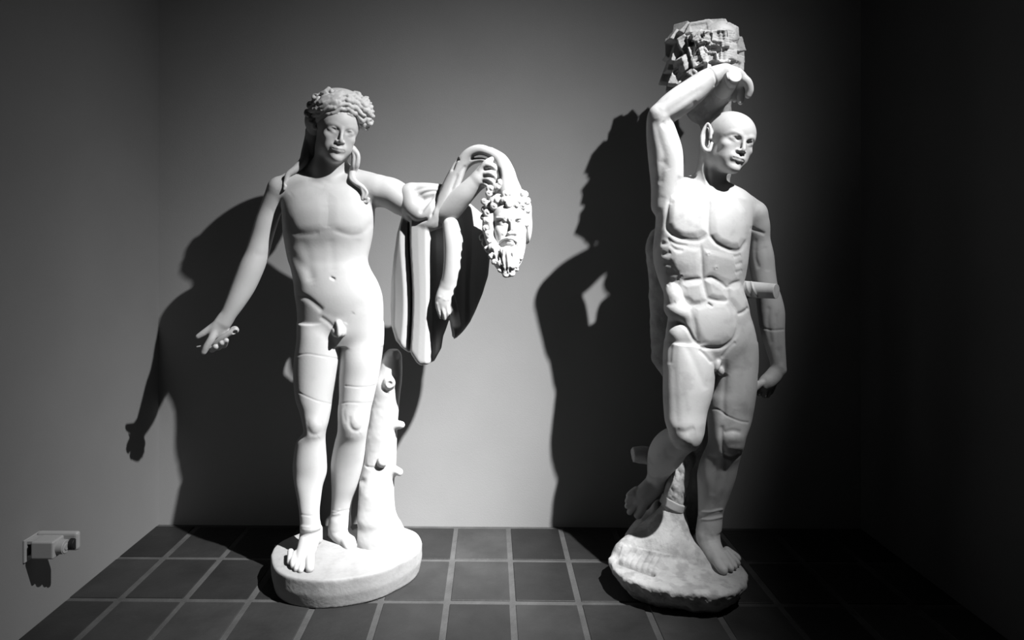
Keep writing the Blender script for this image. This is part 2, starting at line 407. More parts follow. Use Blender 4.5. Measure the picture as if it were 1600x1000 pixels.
exec_order = []
def room():
    Yw = 2.884*1.25; xl = WR(248, 817, Yw)[0]; xr = WR(1345, 829, Yw)[0]; y0 = -2.2; H = 4.9
    def slab(name, lo, hi, m):
        bm = bmesh.new(); bx(bm, lo, hi); return tag(obj_bm(name, bm, m), kind='structure')
    slab('wall_back', (xl-.2, Yw, -.1), (xr+.2, Yw+.2, H+.1), M_WALL)
    slab('wall_left', (xl-.2, y0, -.1), (xl, Yw, H+.1), M_WALL_SIDE_SHADED)
    slab('wall_right', (xr, y0, -.1), (xr+.2, Yw, H+.1), M_WALL_RIGHT_SHADED)
    slab('wall_front', (xl-.2, y0-.2, -.1), (xr+.2, y0, H+.1), M_WALL_RIGHT_SHADED)
    slab('ceiling', (xl, y0, H), (xr, Yw, H+.1), M_CEIL)
    # floor: mortar bed with separate clay tiles as one surface
    bm = bmesh.new(); lay = bm.verts.layers.float.new('tile_tone')
    g = .0145; tw, td = .2915, .306*1.25; x_j = WR(698, 941, 2.259*1.25)[0]; y_j = 2.259*1.25
    r = random.Random(3)
    bx(bm, (xl, y0, -.1), (xr, Yw, -.004))
    for f in bm.faces: f.material_index = 1
    tone = {}; nx0 = int((xl-x_j)/tw)-1
    for i in range(nx0, nx0+17):
        for j in range(-13, 4):
            a, b = x_j+i*tw+g, x_j+(i+1)*tw-g; c, d = y_j+j*td+g, y_j+(j+1)*td-g
            a += r.uniform(-.003, .003); b += r.uniform(-.003, .003); c += r.uniform(-.002, .002); d += r.uniform(-.002, .002)
            a, b = max(a, xl+.001), min(b, xr-.001); d = min(d, Yw-.001)
            if b-a < .02 or d-c < .02: continue
            bx(bm, (a, c, -.03), (b, d, r.uniform(-.001, .001)), .003)
            tone[i, j] = r.choice([.5, .7, .85, 1.0, 1.2, 1.45])
    for v in bm.verts: v[lay] = tone.get((math.floor((v.co.x-x_j)/tw), math.floor((v.co.y-y_j)/td)), 1.0)
    o = obj_bm('floor', bm, M_TILE); o.data.materials.append(M_MORTAR); tag(o, kind='structure')
    return xl, xr, Yw
XL, XR, YW = room()

# ================================================================== left statue
BASE1 = W(540, 880, 2.43); BASE1[2] = 0
st1 = thing('marble_statue', BASE1, 'white marble statue of a curly-haired youth holding a bearded head, on a smooth plinth', 'statue')
ZP1 = .129
def plinth():
    F = Field((-1.15, 2.1, -.01), (-.22, 2.8, .2), .006)
    P = [(423, 868), (426, 885), (437, 897), (460, 905), (500, 909), (545, 905), (590, 895), (625, 880), (648, 866), (659, 851), (656, 838), (645, 829), (615, 821), (560, 819), (500, 824), (450, 842), (430, 855)]
    # outline of the top face, laid on its plane
    Q = []
    for a, b in P:
        Y = FPX*(EYE-ZP1)/(b-CY); p = WR(a, b, Y); Q.append((p[0], p[1]))
    Q = spline(np.array(Q+[Q[0]]), 4)[:-1]
    def fn(X, Y, Z):
        x, y = np.broadcast_arrays(X[:, :, 0], Y[:, :, 0]); d, _ = pdist(x, y, [tuple(t) for t in Q], True)
        d = np.where(inside(x, y, [tuple(t) for t in Q]), -d, d)[:, :, None]
        d = d + .012*np.clip((.06-Z)/.06, 0, 1)
        a = Z-ZP1; b = -Z
        k = .010; m = np.maximum(d, a); h = np.clip(1-np.abs(d-a)/k, 0, 1); m = m+h*h*k*.25
        return np.maximum(m, b)
    F.put(fn, (-1.1, 2.6, 0), (-.25, 3.5, ZP1), .004)
    V, Q_ = F.mesh(); V = relax(V, Q_, 1)
    n = vnoise(V, 30, 2)*.0007+vnoise(V, 9, 3)*.0006
    V = V + normals(V, Q_)*n[:, None]
    V[:, 2] = np.maximum(V[:, 2], 0)
    mesh_np('plinth', V, Q_, M_PLINTH, st1)
plinth()

def toes(F, pts, k=.004):
    for p in pts: F.chain(p, k, m=3)
HB = .0038
F1 = Field((-1.46, 2.08, .1), (.10, 2.72, 2.32), HB, fx=(-.85, -.55, .0028), fz=(1.96, 2.32, .0028))
def body1():
    F = F1; Y0 = 2.45
    F.loft([(278, 492, 534, 2.46, .04, .05), (286, 474, 552, 2.455, .07, .08), (296, 455, 570, 2.45, .095, .10), (310, 440, 586, 2.45, .115, .125), (330, 440, 587, 2.45, .135, .13), (350, 441, 586, 2.45, .138, .13), (365, 442, 584, 2.45, .130, .125),
            (385, 445, 580, 2.45, .115, .115), (405, 449, 576, 2.445, .108, .105), (420, 454, 580, 2.44, .110, .105), (440, 458, 591, 2.44, .120, .12), (460, 460, 598, 2.44, .125, .135),
            (480, 463, 600, 2.44, .122, .15), (500, 464, 600, 2.44, .115, .15), (520, 464, 600, 2.44, .105, .145), (538, 464, 599, 2.44, .085, .125)], .03, 2.3)
    # image-left leg
    F.loft([(505, 465, 535, 2.42, .09, .12), (530, 464, 534, 2.42, .105, .12), (560, 460, 532, 2.42, .112, .11), (588, 459, 527, 2.415, .108, .105), (620, 462, 520, 2.405, .098, .095), (640, 468, 517, 2.395, .085, .085),
            (660, 473, 513, 2.385, .075, .075), (675, 474, 509, 2.385, .068, .07), (690, 463, 508, 2.39, .062, .085), (720, 458, 510, 2.40, .066, .09), (740, 458, 510, 2.41, .064, .085), (760, 461, 504, 2.41, .056, .07),
            (780, 465, 501, 2.41, .048, .058), (800, 468, 499, 2.41, .044, .05), (825, 470, 500, 2.41, .045, .05)], .014, 2.1)
    # image-right leg
    F.loft([(505, 530, 600, 2.45, .09, .12), (530, 532, 600, 2.45, .10, .12), (560, 532, 597, 2.45, .11, .11), (588, 530, 592, 2.45, .105, .105), (620, 530, 585, 2.44, .092, .095), (640, 528, 580, 2.43, .084, .085),
            (660, 528, 577, 2.425, .080, .075), (675, 527, 574, 2.425, .068, .075), (690, 523, 572, 2.44, .062, .085), (720, 517, 569, 2.47, .064, .09), (740, 517, 565, 2.49, .062, .085), (760, 518, 559, 2.505, .056, .07),
            (780, 518, 551, 2.515, .048, .056), (800, 517, 548, 2.52, .046, .05), (822, 515, 549, 2.52, .05, .05)], .014, 2.1)
    # foot, image left
    F.chain([(485, 822, 2.415, 15), (484, 838, 2.41, 16), (480, 856, 2.37, 15.5), (474, 873, 2.32, 14), (472, 880, 2.30, 11)], .012, flat=(UP, .8))
    F.chain([(493, 828, 2.44, 11), (495, 842, 2.43, 9)], .012)
    toes(F, [[(462, 866, 2.34, 6), (458, 878, 2.29, 5.2), (458, 884, 2.275, 4.3)], [(468, 868, 2.33, 6), (465, 882, 2.28, 5.2), (463, 889, 2.262, 4.4)], [(475, 869, 2.33, 6), (472, 884, 2.275, 5.4), (470, 891, 2.256, 4.6)],
             [(454, 862, 2.36, 5), (453, 873, 2.31, 4.6), (452, 878, 2.30, 4)], [(484, 864, 2.34, 8), (484, 880, 2.285, 7.4), (484, 888, 2.262, 6.6)]], .003)
    # foot, image right (turned outwards)
    F.chain([(531, 812, 2.52, 16), (530, 828, 2.52, 17), (540, 840, 2.50, 15), (550, 848, 2.47, 13)], .012, flat=(UP, .85))
    F.chain([(521, 834, 2.54, 9), (535, 845, 2.49, 8.5)], .012)
    toes(F, [[(538, 840, 2.49, 9), (544, 852, 2.455, 8), (546, 856, 2.445, 6.8)], [(550, 838, 2.50, 8), (560, 849, 2.465, 6.2), (562, 853, 2.458, 5)], [(556, 834, 2.51, 7.5), (569, 847, 2.48, 5.5), (571, 850, 2.475, 4.6)],
             [(560, 832, 2.52, 7), (577, 843, 2.50, 5), (580, 846, 2.49, 4.2)], [(562, 830, 2.53, 6.5), (583, 839, 2.52, 4.6), (586, 841, 2.515, 3.8)]], .003)
    # shoulders, neck
    F.chain([(440, 296, 2.46, 21), (472, 291, 2.46, 22), (512, 298, 2.45, 25), (556, 291, 2.46, 23), (588, 297, 2.45, 25)], .025)
    F.chain([(452, 282, 2.48, 13), (484, 272, 2.49, 16), (512, 262, 2.48, 22), (548, 276, 2.49, 16), (580, 284, 2.48, 14)], .02)
    F.chain([(512, 288, 2.455, 25), (514, 262, 2.45, 25), (519, 235, 2.45, 26), (522, 215, 2.46, 26)], .02)
    # arm, image left
    F.chain([(438, 297, 2.46, 21), (424, 325, 2.46, 17.5), (415, 350, 2.455, 17.5), (408, 374, 2.45, 17.5), (401, 398, 2.44, 18.5), (392, 420, 2.425, 19.5), (381, 446, 2.41, 18.5), (369, 470, 2.39, 15.5), (357, 491, 2.375, 12.5), (349, 503, 2.37, 12.5)], .012)
    nH = np.array([.45, -.8, -.35]); nH /= np.linalg.norm(nH)
    F.chain([(352, 499, 2.37, 13), (343, 512, 2.36, 13.5), (337, 521, 2.355, 11.5), (345, 520, 2.365, 10)], .008, flat=(nH, .62))
    F.chain([(340, 506, 2.36, 7), (330, 513, 2.35, 6.5), (318, 521, 2.34, 5.6), (310, 526, 2.335, 4.6)], .006)            # thumb
    F.chain([(336, 518, 2.345, 6.5), (330, 530, 2.33, 6), (323, 541, 2.325, 5.6), (318.5, 550, 2.325, 4.8)], .004)         # index
    for a in [[(339, 524, 2.37, 6), (332, 534, 2.40, 5.4), (331, 546, 2.36, 5), (337, 542, 2.318, 4.7)], [(348, 521, 2.375, 6), (341, 533, 2.41, 5.4), (341, 543, 2.365, 5), (346.5, 536, 2.322, 4.6)],
              [(354, 517, 2.38, 6), (349, 530, 2.42, 5), (350, 540, 2.37, 4.6), (353.5, 532, 2.326, 4.3)]]:
        F.chain(a, .003)
    # arm, image right, with forearm and fist
    F.chain([(586, 298, 2.45, 25), (610, 302, 2.44, 25), (630, 314, 2.43, 24), (655, 325, 2.42, 22), (682, 337, 2.40, 20), (700, 329, 2.37, 20), (722, 307, 2.33, 17), (738, 291, 2.31, 15), (750, 280, 2.30, 14.5)], .012)
    F.chain([(750, 280, 2.30, 15), (758, 270, 2.295, 14.5), (764, 264, 2.295, 11)], .008)
    for a in [[(757, 262, 2.27, 6), (766, 258, 2.25, 5.6), (775, 264, 2.25, 5), (777, 272, 2.26, 4.4)], [(760, 272, 2.26, 5.8), (768, 271, 2.245, 5.3), (774, 277, 2.25, 4.8), (774, 284, 2.26, 4.2)],
              [(758, 280, 2.265, 5.4), (766, 281, 2.25, 5), (771, 287, 2.255, 4.4), (769, 293, 2.26, 4)], [(754, 286, 2.275, 5), (761, 289, 2.26, 4.6), (765, 294, 2.265, 4)],
              [(752, 266, 2.275, 6), (760, 255, 2.265, 5.6), (769, 249, 2.26, 4.8)]]:
        F.chain(a, .004)
    # genitals
    F.blob(527, 519, 2.325, 6, 5.5, 8, .006, rot=0); F.blob(524, 518, 2.33, 6, 6, 8, .006)
    F.chain([(528, 502, 2.335, 5), (530, 510, 2.315, 5), (530, 521, 2.305, 4), (528, 526, 2.305, 2.6)], .004)
    F.blob(534, 518, 2.325, 6, 6, 9, .006)
    # head
    h = Head(F, 527, 205, 2.41, 101, 26, 6, 9); h.build(ears=False)
    return h
H1 = body1()
def body1_mesh():
    V, F = F1.mesh(); V = relax(V, F, 3, .6); s = Sculpt(V, F, .55, 1.3); T = (2.2, 2.6)
    s.pillow([(446, 300), (480, 290), (508, 300), (513, 330), (510, 358), (490, 366), (462, 368), (450, 350), (442, 325)], 5, 16)
    s.pillow([(514, 300), (545, 290), (580, 300), (590, 322), (583, 350), (568, 364), (548, 367), (525, 362), (513, 352)], 6, 16)
    s.groove([(450, 340), (461, 362), (480, 366), (500, 363)], 4, 4, T); s.groove([(520, 358), (545, 367), (565, 365), (582, 345)], 3.5, 4, T)
    s.groove([(512, 320), (512, 340), (511, 356)], 8, 2, T)
    s.groove([(516, 372), (519, 400), (520, 425)], 5, 2.5, T)
    s.groove([(470, 372), (480, 395), (486, 425), (488, 445)], 6, 3, T); s.groove([(560, 372), (556, 400), (556, 430)], 6, 2, T)
    s.groove([(452, 395), (466, 410), (480, 422), (486, 440)], 6, 6, T)
    s.bump(474, 436, 10, 18, 10, 0, T); s.bump(458, 450, 7, 16, 3, 0, T)
    s.groove([(463, 463), (478, 465), (493, 476), (505, 487)], 3.5, 8, T)
    s.groove([(505, 487), (520, 494), (535, 494), (552, 486), (570, 470)], 6, 2.5, T)
    s.groove([(500, 495), (512, 503), (522, 513)], 2.6, 6, T); s.groove([(540, 506), (546, 497), (553, 488)], 2.6, 4, T)
    s.bump(522, 462, 26, 26, 5, 0, T); s.bump(590, 440, 10, 20, 3, 0, T)
    s.groove([(518, 434), (522, 436)], 2, 6, T, False)
    s.groove([(478, 282), (495, 285), (509, 291)], 3, 2, T); s.groove([(516, 291), (535, 285), (556, 282)], 3, 2, T)
    s.bump(511, 284, 6, 4, -4, 0, T)
    s.groove([(433, 330), (446, 312), (458, 302)], 5, 2, T); s.groove([(570, 300), (582, 312), (592, 325)], 5, 3, T)
    # knees
    for x, y in ((492, 663), (557, 657)):
        s.bump(x, y, 9, 11, 9, 0); s.groove([(x-10, y-8), (x-11, y+5), (x-5, y+15), (x+5, y+15), (x+11, y+4), (x+10, y-8)], 2.6, 6 if x > 520 else 3.5)
        s.bump(x-12, y+2, 5, 12, 2); s.groove([(x-6, y+20), (x, y+24), (x+7, y+20)], 4, 2)
    # repair seams and ankle bands
    for p in ([(462, 556), (480, 553), (500, 556), (530, 561)], [(464, 612), (480, 620), (498, 627), (520, 632)], [(540, 603), (560, 605), (578, 604), (588, 601)], [(530, 631), (545, 629), (565, 630), (580, 629)],
              [(470, 804), (485, 806), (500, 804)], [(517, 797), (530, 799), (547, 796)]):
        s.groove(p, 1.3, 1.5, None, False)
    s.groove([(541, 631), (537, 645), (541, 662)], 2, 2); s.groove([(468, 823), (485, 826), (500, 822)], -1 or 1, 0)
    for y in (822, 826): s.groove([(468, y), (485, y+2), (501, y-1)], 2, -2.2, None, False)
    for y in (798, 803): s.groove([(515, y), (524, y+1), (530, y-1)], 1.8, -2, None, False)
    s.groove([(476, 838), (480, 856)], 2, 2); s.groove([(424, 326), (430, 340), (433, 350)], 2, 1.5)
    s.groove([(396, 395), (408, 399), (420, 396)], 4, 2)
    V = s.done(); mesh_np('body', V, F, M_MARBLE, st1)
def hair1():
    F = Field((-1.0, 2.15, 1.75), (-.42, 2.68, 2.34), .0028); h = Head(F, 527, 205, 2.41, 101, 26, 6, 9)
    F.blob(529, 172, 2.43, 45, 44, 34, .01); F.blob(492, 190, 2.43, 15, 24, 21, .012); F.blob(569, 178, 2.42, 15, 22, 24, .012)
    F.blob(531, 226, 2.27, 29, 50, 42, .015, True); F.blob(525, 240, 2.38, 60, 40, 26, .02, True)
    F.blob(503, 160, 2.38, 14, 16, 13, .01); F.chain([(487, 205, 2.46, 10), (488, 225, 2.49, 12), (486, 248, 2.50, 11)], .01)
    base = [(533, 170)]
    def lock(pts, r, lift=0., k=.002):
        Q = spline(np.array([(a, b, 0) for a, b in pts], float), 3); L = len(Q); out = []; last = None
        for i, q in enumerate(Q):
            Y = snap(q[0], q[1]); Y = last if Y is None else Y; last = Y
            if Y is None: continue
            t = i/(L-1); out.append((q[0], q[1], Y-lift, r*(.45+.55*math.sin(math.pi*min(1, .12+.8*t)))))
        if len(out) > 1: F.chain(out, k, m=1)
    def snap(a, b):
        return FB.hit(a, b)
    FB = Field((-1.0, 2.15, 1.75), (-.42, 2.68, 2.34), .004); FB.V = None
    class Snap: pass
    V0 = F.V.copy(); FS = Field.__new__(Field); FS.ax = F.ax; FS.V = V0; FB = FS
    # waved rows sweeping from the parting to the temples
    cx, cy = 540, 183
    for j, (dy, r) in enumerate([(2, 3.6), (-5, 4.0), (-12, 4.2), (-19, 4.4), (-27, 4.6), (-35, 4.8)]):
        for sgn, ex in ((-1, 504-j*3.2), (1, 560+j*3.4)):
            ey = 203-j*7; n = 7; pts = []
            for i in range(n):
                t = i/(n-1); x = cx-dy*(.0)+(ex-cx)*t-(j*.6 if sgn < 0 else 0); y = cy+dy + (ey-cy-dy)*t**1.7 + 1.6*math.sin(i*2.1+j*1.3)
                pts.append((x, y))
            lock(pts, r, .002)
    # upper mass: loose wavy locks
    r_ = random.Random(8)
    for i in range(44):
        a = r_.uniform(496, 572); b = r_.uniform(139, 180)
        if abs(a-541) < 20 and b > 160: continue
        side = -1 if a < 541 else 1; L = r_.uniform(9, 16); ang = math.radians(r_.uniform(10, 60))
        pts = [(a+side*L*t*math.cos(ang)+2*math.sin(5*t), b+L*t*math.sin(ang)+2*math.sin(4*t+a)) for t in (0, .33, .66, 1)]
        lock(pts, r_.uniform(3.6, 5.0), .003)
    for x, y in [(578, 165), (582, 178), (578, 190), (572, 198), (562, 203), (566, 186), (560, 176), (573, 156), (488, 188), (482, 176), (486, 164), (494, 196), (500, 186), (494, 152), (556, 195), (564, 208)]:
        pts = [(x+4*math.cos(t), y+4*math.sin(t)) for t in (0, 1.3, 2.6, 3.9, 5.1)]; lock(pts, 3.6, -.001)
    # long locks on the shoulders
    F.chain([(481, 215, 2.47, 5), (477, 236, 2.46, 6), (474, 252, 2.44, 7), (462, 264, 2.42, 6), (450, 273, 2.405, 4.5), (446, 284, 2.40, 3.6), (440, 292, 2.395, 4)], .005)
    Yc = F1.hit
    pts = [(551, 233, 6), (556, 243, 7), (555, 257, 7), (551, 268, 6), (551, 279, 5), (558, 287, 4.6), (566, 293, 4.4), (570, 301, 4.6), (568, 309, 4.8)]
    F.chain([(a, b, min((Yc(a, b) or 2.43), 2.43) - .004 if b > 262 else 2.42, r) for a, b, r in pts], .004)
    F.chain([(a+3.2*math.sin(i*1.1), b, min((Yc(a, b) or 2.43), 2.43)-.012 if b > 262 else 2.405, r*.55) for i, (a, b, r) in enumerate(pts)], .002)
    F.chain([(a-3.0*math.sin(i*1.1), b+2, min((Yc(a, b) or 2.43), 2.43)-.012 if b > 262 else 2.405, r*.5) for i, (a, b, r) in enumerate(pts)], .002)
    for c in ((571, 311), (441, 291)):
        Y = (Yc(*c) or 2.4)-.003
        F.chain([(c[0]+4.6*math.cos(t), c[1]+5.2*math.sin(t), Y, 2.8) for t in np.arange(0, 5.4, .9)], .002, m=2)
    V, Q = F.mesh(); V = relax(V, Q, 1, .4); mesh_np('hair', V, Q, M_MARBLE, st1)
hair1()
body1_mesh()
def scroll1():
    F = Field((-1.46, 2.2, 1.0), (-1.05, 2.5, 1.35), .0025)
    F.chain([(368, 516, 2.345, 5.5), (358, 521, 2.335, 4.6), (346, 529, 2.33, 4.4), (335, 537, 2.335, 4), (322, 540, 2.355, 2.2), (308, 542, 2.36, 1.4)], .004)
    F.blob(365, 516, 2.36, 8, 7, 6, .004, rot=-35); F.blob(367, 519, 2.335, 4, 4, 3, .003, True, rot=-35)
    V, Q = F.mesh(); mesh_np('flute_fragment', V, Q, M_SKIN, st1)
scroll1()
def trunk1():
    F = Field((-.65, 2.3, .1), (-.25, 2.75, 1.15), .0045)
    F.loft([(546, 606, 622, 2.51, .03, .03), (556, 596, 628, 2.51, .05, .05), (580, 590, 629, 2.51, .06, .06), (600, 584, 628, 2.50, .065, .065), (630, 580, 624, 2.50, .065, .065), (670, 573, 621, 2.50, .068, .07), (700, 570, 620, 2.50, .07, .07),
            (730, 566, 619, 2.50, .072, .075), (760, 559, 616, 2.50, .075, .075), (790, 557, 617, 2.50, .078, .075), (808, 554, 621, 2.50, .085, .08), (820, 554, 628, 2.50, .085, .085), (836, 552, 636, 2.50, .095, .085), (856, 556, 646, 2.50, .10, .085)], .02)
    F.blob(608, 598, 2.44, 10, 8, 11, .008); F.blob(609, 601, 2.41, 5.5, 6, 6, .004, True)
    F.chain([(618, 664, 2.48, 8), (627, 664, 2.47, 6)], .01); F.blob(612, 750-12, 2.48, 9, 9, 9, .01); F.chain([(616, 734, 2.47, 7), (624, 738, 2.46, 6)], .01)
    F.blob(597, 722, 2.425, 8, 6, 9, .006); F.blob(597, 721, 2.40, 3.5, 5, 3.5, .003, True); F.blob(600, 728, 2.46, 2.45, 4, 2.45, .003, True)
    F.blob(621, 552, 2.47, 6, 7, 9, .006, True)
    V, Q = F.mesh(); V = relax(V, Q, 1); N = normals(V, Q); V = V+N*(vnoise(V, 22, 4)*.0014+vnoise(V, 60, 5)*.0006)[:, None]
    s = Sculpt(V, Q); s.groove([(600, 608), (608, 616), (615, 606)], 2, 4); s.groove([(570, 712), (572, 728), (590, 731), (618, 729)], 1.8, 3); s.groove([(592, 800), (598, 793), (606, 800)], 1.5, 2); s.bump(600, 780, 2, 2, -5); s.bump(606, 779, 2, 2, -5); s.bump(566, 752, 5, 5, -5)
    V = s.done(); mesh_np('tree_stump', V, Q, M_MARBLE, st1)
trunk1()
def skin1():
    F = Field((-.52, 2.1, .9), (.22, 2.72, 2.15), .0033)
    poly = [(628, 336), (620, 365), (615, 400), (611, 440), (610, 480), (611, 508), (618, 532), (628, 544), (638, 551), (641, 552), (645, 558), (650, 566), (656, 571), (668, 570), (679, 564), (685, 553), (690, 544), (693, 525), (697, 515), (702, 500), (705, 512), (709, 531),
            (718, 524), (725, 517), (735, 503), (742, 489), (754, 460), (763, 431), (766, 400), (764, 370), (755, 335), (735, 318), (700, 322), (660, 330)]
    xs = [600, 614, 628, 638, 641, 644, 655, 666, 671, 675, 681, 690, 700, 712, 722, 728, 736, 745, 756, 770]
    ys = [2.47, 2.425, 2.40, 2.405, 2.435, 2.375, 2.365, 2.36, 2.37, 2.415, 2.42, 2.41, 2.40, 2.40, 2.42, 2.45, 2.45, 2.49, 2.52, 2.55]
    def fn(X, Y, Z):
        px, py = proj(X, Y, Z); px, py = np.broadcast_arrays(px, py)
        Y = Y-DY-.06; m = (px > 590) & (px < 785) & (py > 300) & (py < 590); d = np.full(px.shape, .06)
        a, b = px[m], py[m]; dd, _ = pdist(a, b, poly, True); dd = np.where(inside(a, b, poly), -dd, dd)*S(2.47)
        Yb = np.broadcast_to(Y, px.shape)[m]; wob = 1.2*np.sin(b*.03)*(a-690)/80
        ym = np.interp(a+wob*3, xs, ys); e = np.abs(Yb-ym)-.016
        k = .02; v = np.maximum(dd, e); hh = np.clip(1-np.abs(dd-e)/k, 0, 1); d[m] = v+hh*hh*k*.25
        return d
    F.put(fn, W(605, 575, 2.3)-np.array([.05, .0, .05]), W(770, 315, 2.65)+np.array([.05, .0, .1]), .004)
    # skin of the arm and hand
    F.chain([(704, 352, 2.330, 13), (708, 375, 2.315, 15.5), (708, 400, 2.310, 15), (705, 425, 2.310, 13.5), (700, 445, 2.315, 12)], .01, flat=(np.array([0, 1, 0]), .7))
    F.chain([(700, 445, 2.315, 13), (695, 466, 2.315, 15), (694, 478, 2.320, 14)], .008, flat=(np.array([0, 1, 0]), .5))
    for p in [[(684, 474, 2.312, 4.2), (687, 488, 2.315, 3.8), (689, 496, 2.320, 3)], [(691, 478, 2.310, 4.2), (694, 490, 2.310, 3.8), (695, 498, 2.315, 3)], [(699, 476, 2.310, 4.2), (700, 488, 2.310, 3.8), (700, 495, 2.315, 3)]]: F.chain(p, .002)
    F.chain([(706, 468, 2.320, 7), (709, 488, 2.330, 8), (712, 508, 2.40, 8), (711, 524, 2.42, 5)], .006, flat=(np.array([0, 1, 0]), .6))
    # wrap round the upper arm
    F.chain([(641, 306, 2.415, 20), (648, 325, 2.40, 22), (662, 334, 2.39, 22), (676, 330, 2.385, 22)], .012)
    F.chain([(645, 300, 2.42, 15), (665, 303, 2.41, 18), (686, 305, 2.40, 18)], .012)
    # twisted band climbing over the hand
    F.chain([(650, 347, 2.385, 9), (668, 348, 2.365, 13), (684, 332, 2.355, 14), (697, 307, 2.345, 14), (708, 282, 2.335, 13), (719, 258, 2.32, 10.5), (733, 240, 2.305, 9), (750, 234, 2.29, 8.5), (768, 240, 2.275, 8), (782, 252, 2.265, 9)], .008, flat=(np.array([0, 1, 0]), .75))
    F.chain([(712, 286, 2.35, 8), (722, 266, 2.34, 7), (735, 254, 2.32, 5.5), (750, 250, 2.30, 4.5), (760, 252, 2.285, 4)], .006)
    F.chain([(768, 238, 2.28, 7), (782, 250, 2.262, 11), (790, 268, 2.25, 14), (793, 286, 2.25, 17), (796, 300, 2.25, 20)], .01, flat=(np.array([0, 1, 0]), .8))
    F.chain([(672, 356, 2.37, 6), (690, 347, 2.37, 8), (706, 334, 2.365, 8)], .01)
    V, Q = F.mesh(); V = relax(V, Q, 4, .6); s = Sculpt(V, Q); T = (2.2, 2.425)
    s.groove([(645, 300), (655, 295), (672, 291), (688, 292)], 2.8, 7, T); s.groove([(648, 315), (660, 303), (674, 298), (686, 297)], 2.8, 9, T); s.groove([(656, 334), (666, 319), (675, 308), (684, 298)], 2.8, 9, T); s.groove([(690, 338), (698, 318), (706, 296), (716, 270)], 3, 5, T)
    s.groove([(634, 335), (646, 346), (658, 346), (668, 342)], 2.4, 7, T); s.groove([(673, 340), (679, 322), (682, 305), (688, 291)], 1.8, 10, (2.2, 2.41)); s.groove([(706, 268), (712, 252), (718, 248)], 2.2, 6, (2.2, 2.41))
    s.groove([(736, 246), (748, 242), (762, 245), (770, 250)], 2, 8, (2.2, 2.41)); s.groove([(705, 300), (715, 275), (728, 258)], 2.5, 3, (2.2, 2.41)); s.groove([(779, 262), (781, 275), (779, 286)], 2, 7, (2.2, 2.3))
    s.groove([(717, 336), (722, 350), (725, 366), (722, 390), (719, 410)], 1.8, 3, (2.2, 2.55))
    for x, y in ((687, 470), (695, 474), (702, 474)): s.bump(x, y-6, 2.5, 2, 1.5)
    V = s.done(); mesh_np('flayed_skin', V, Q, M_SKIN, st1)
skin1()
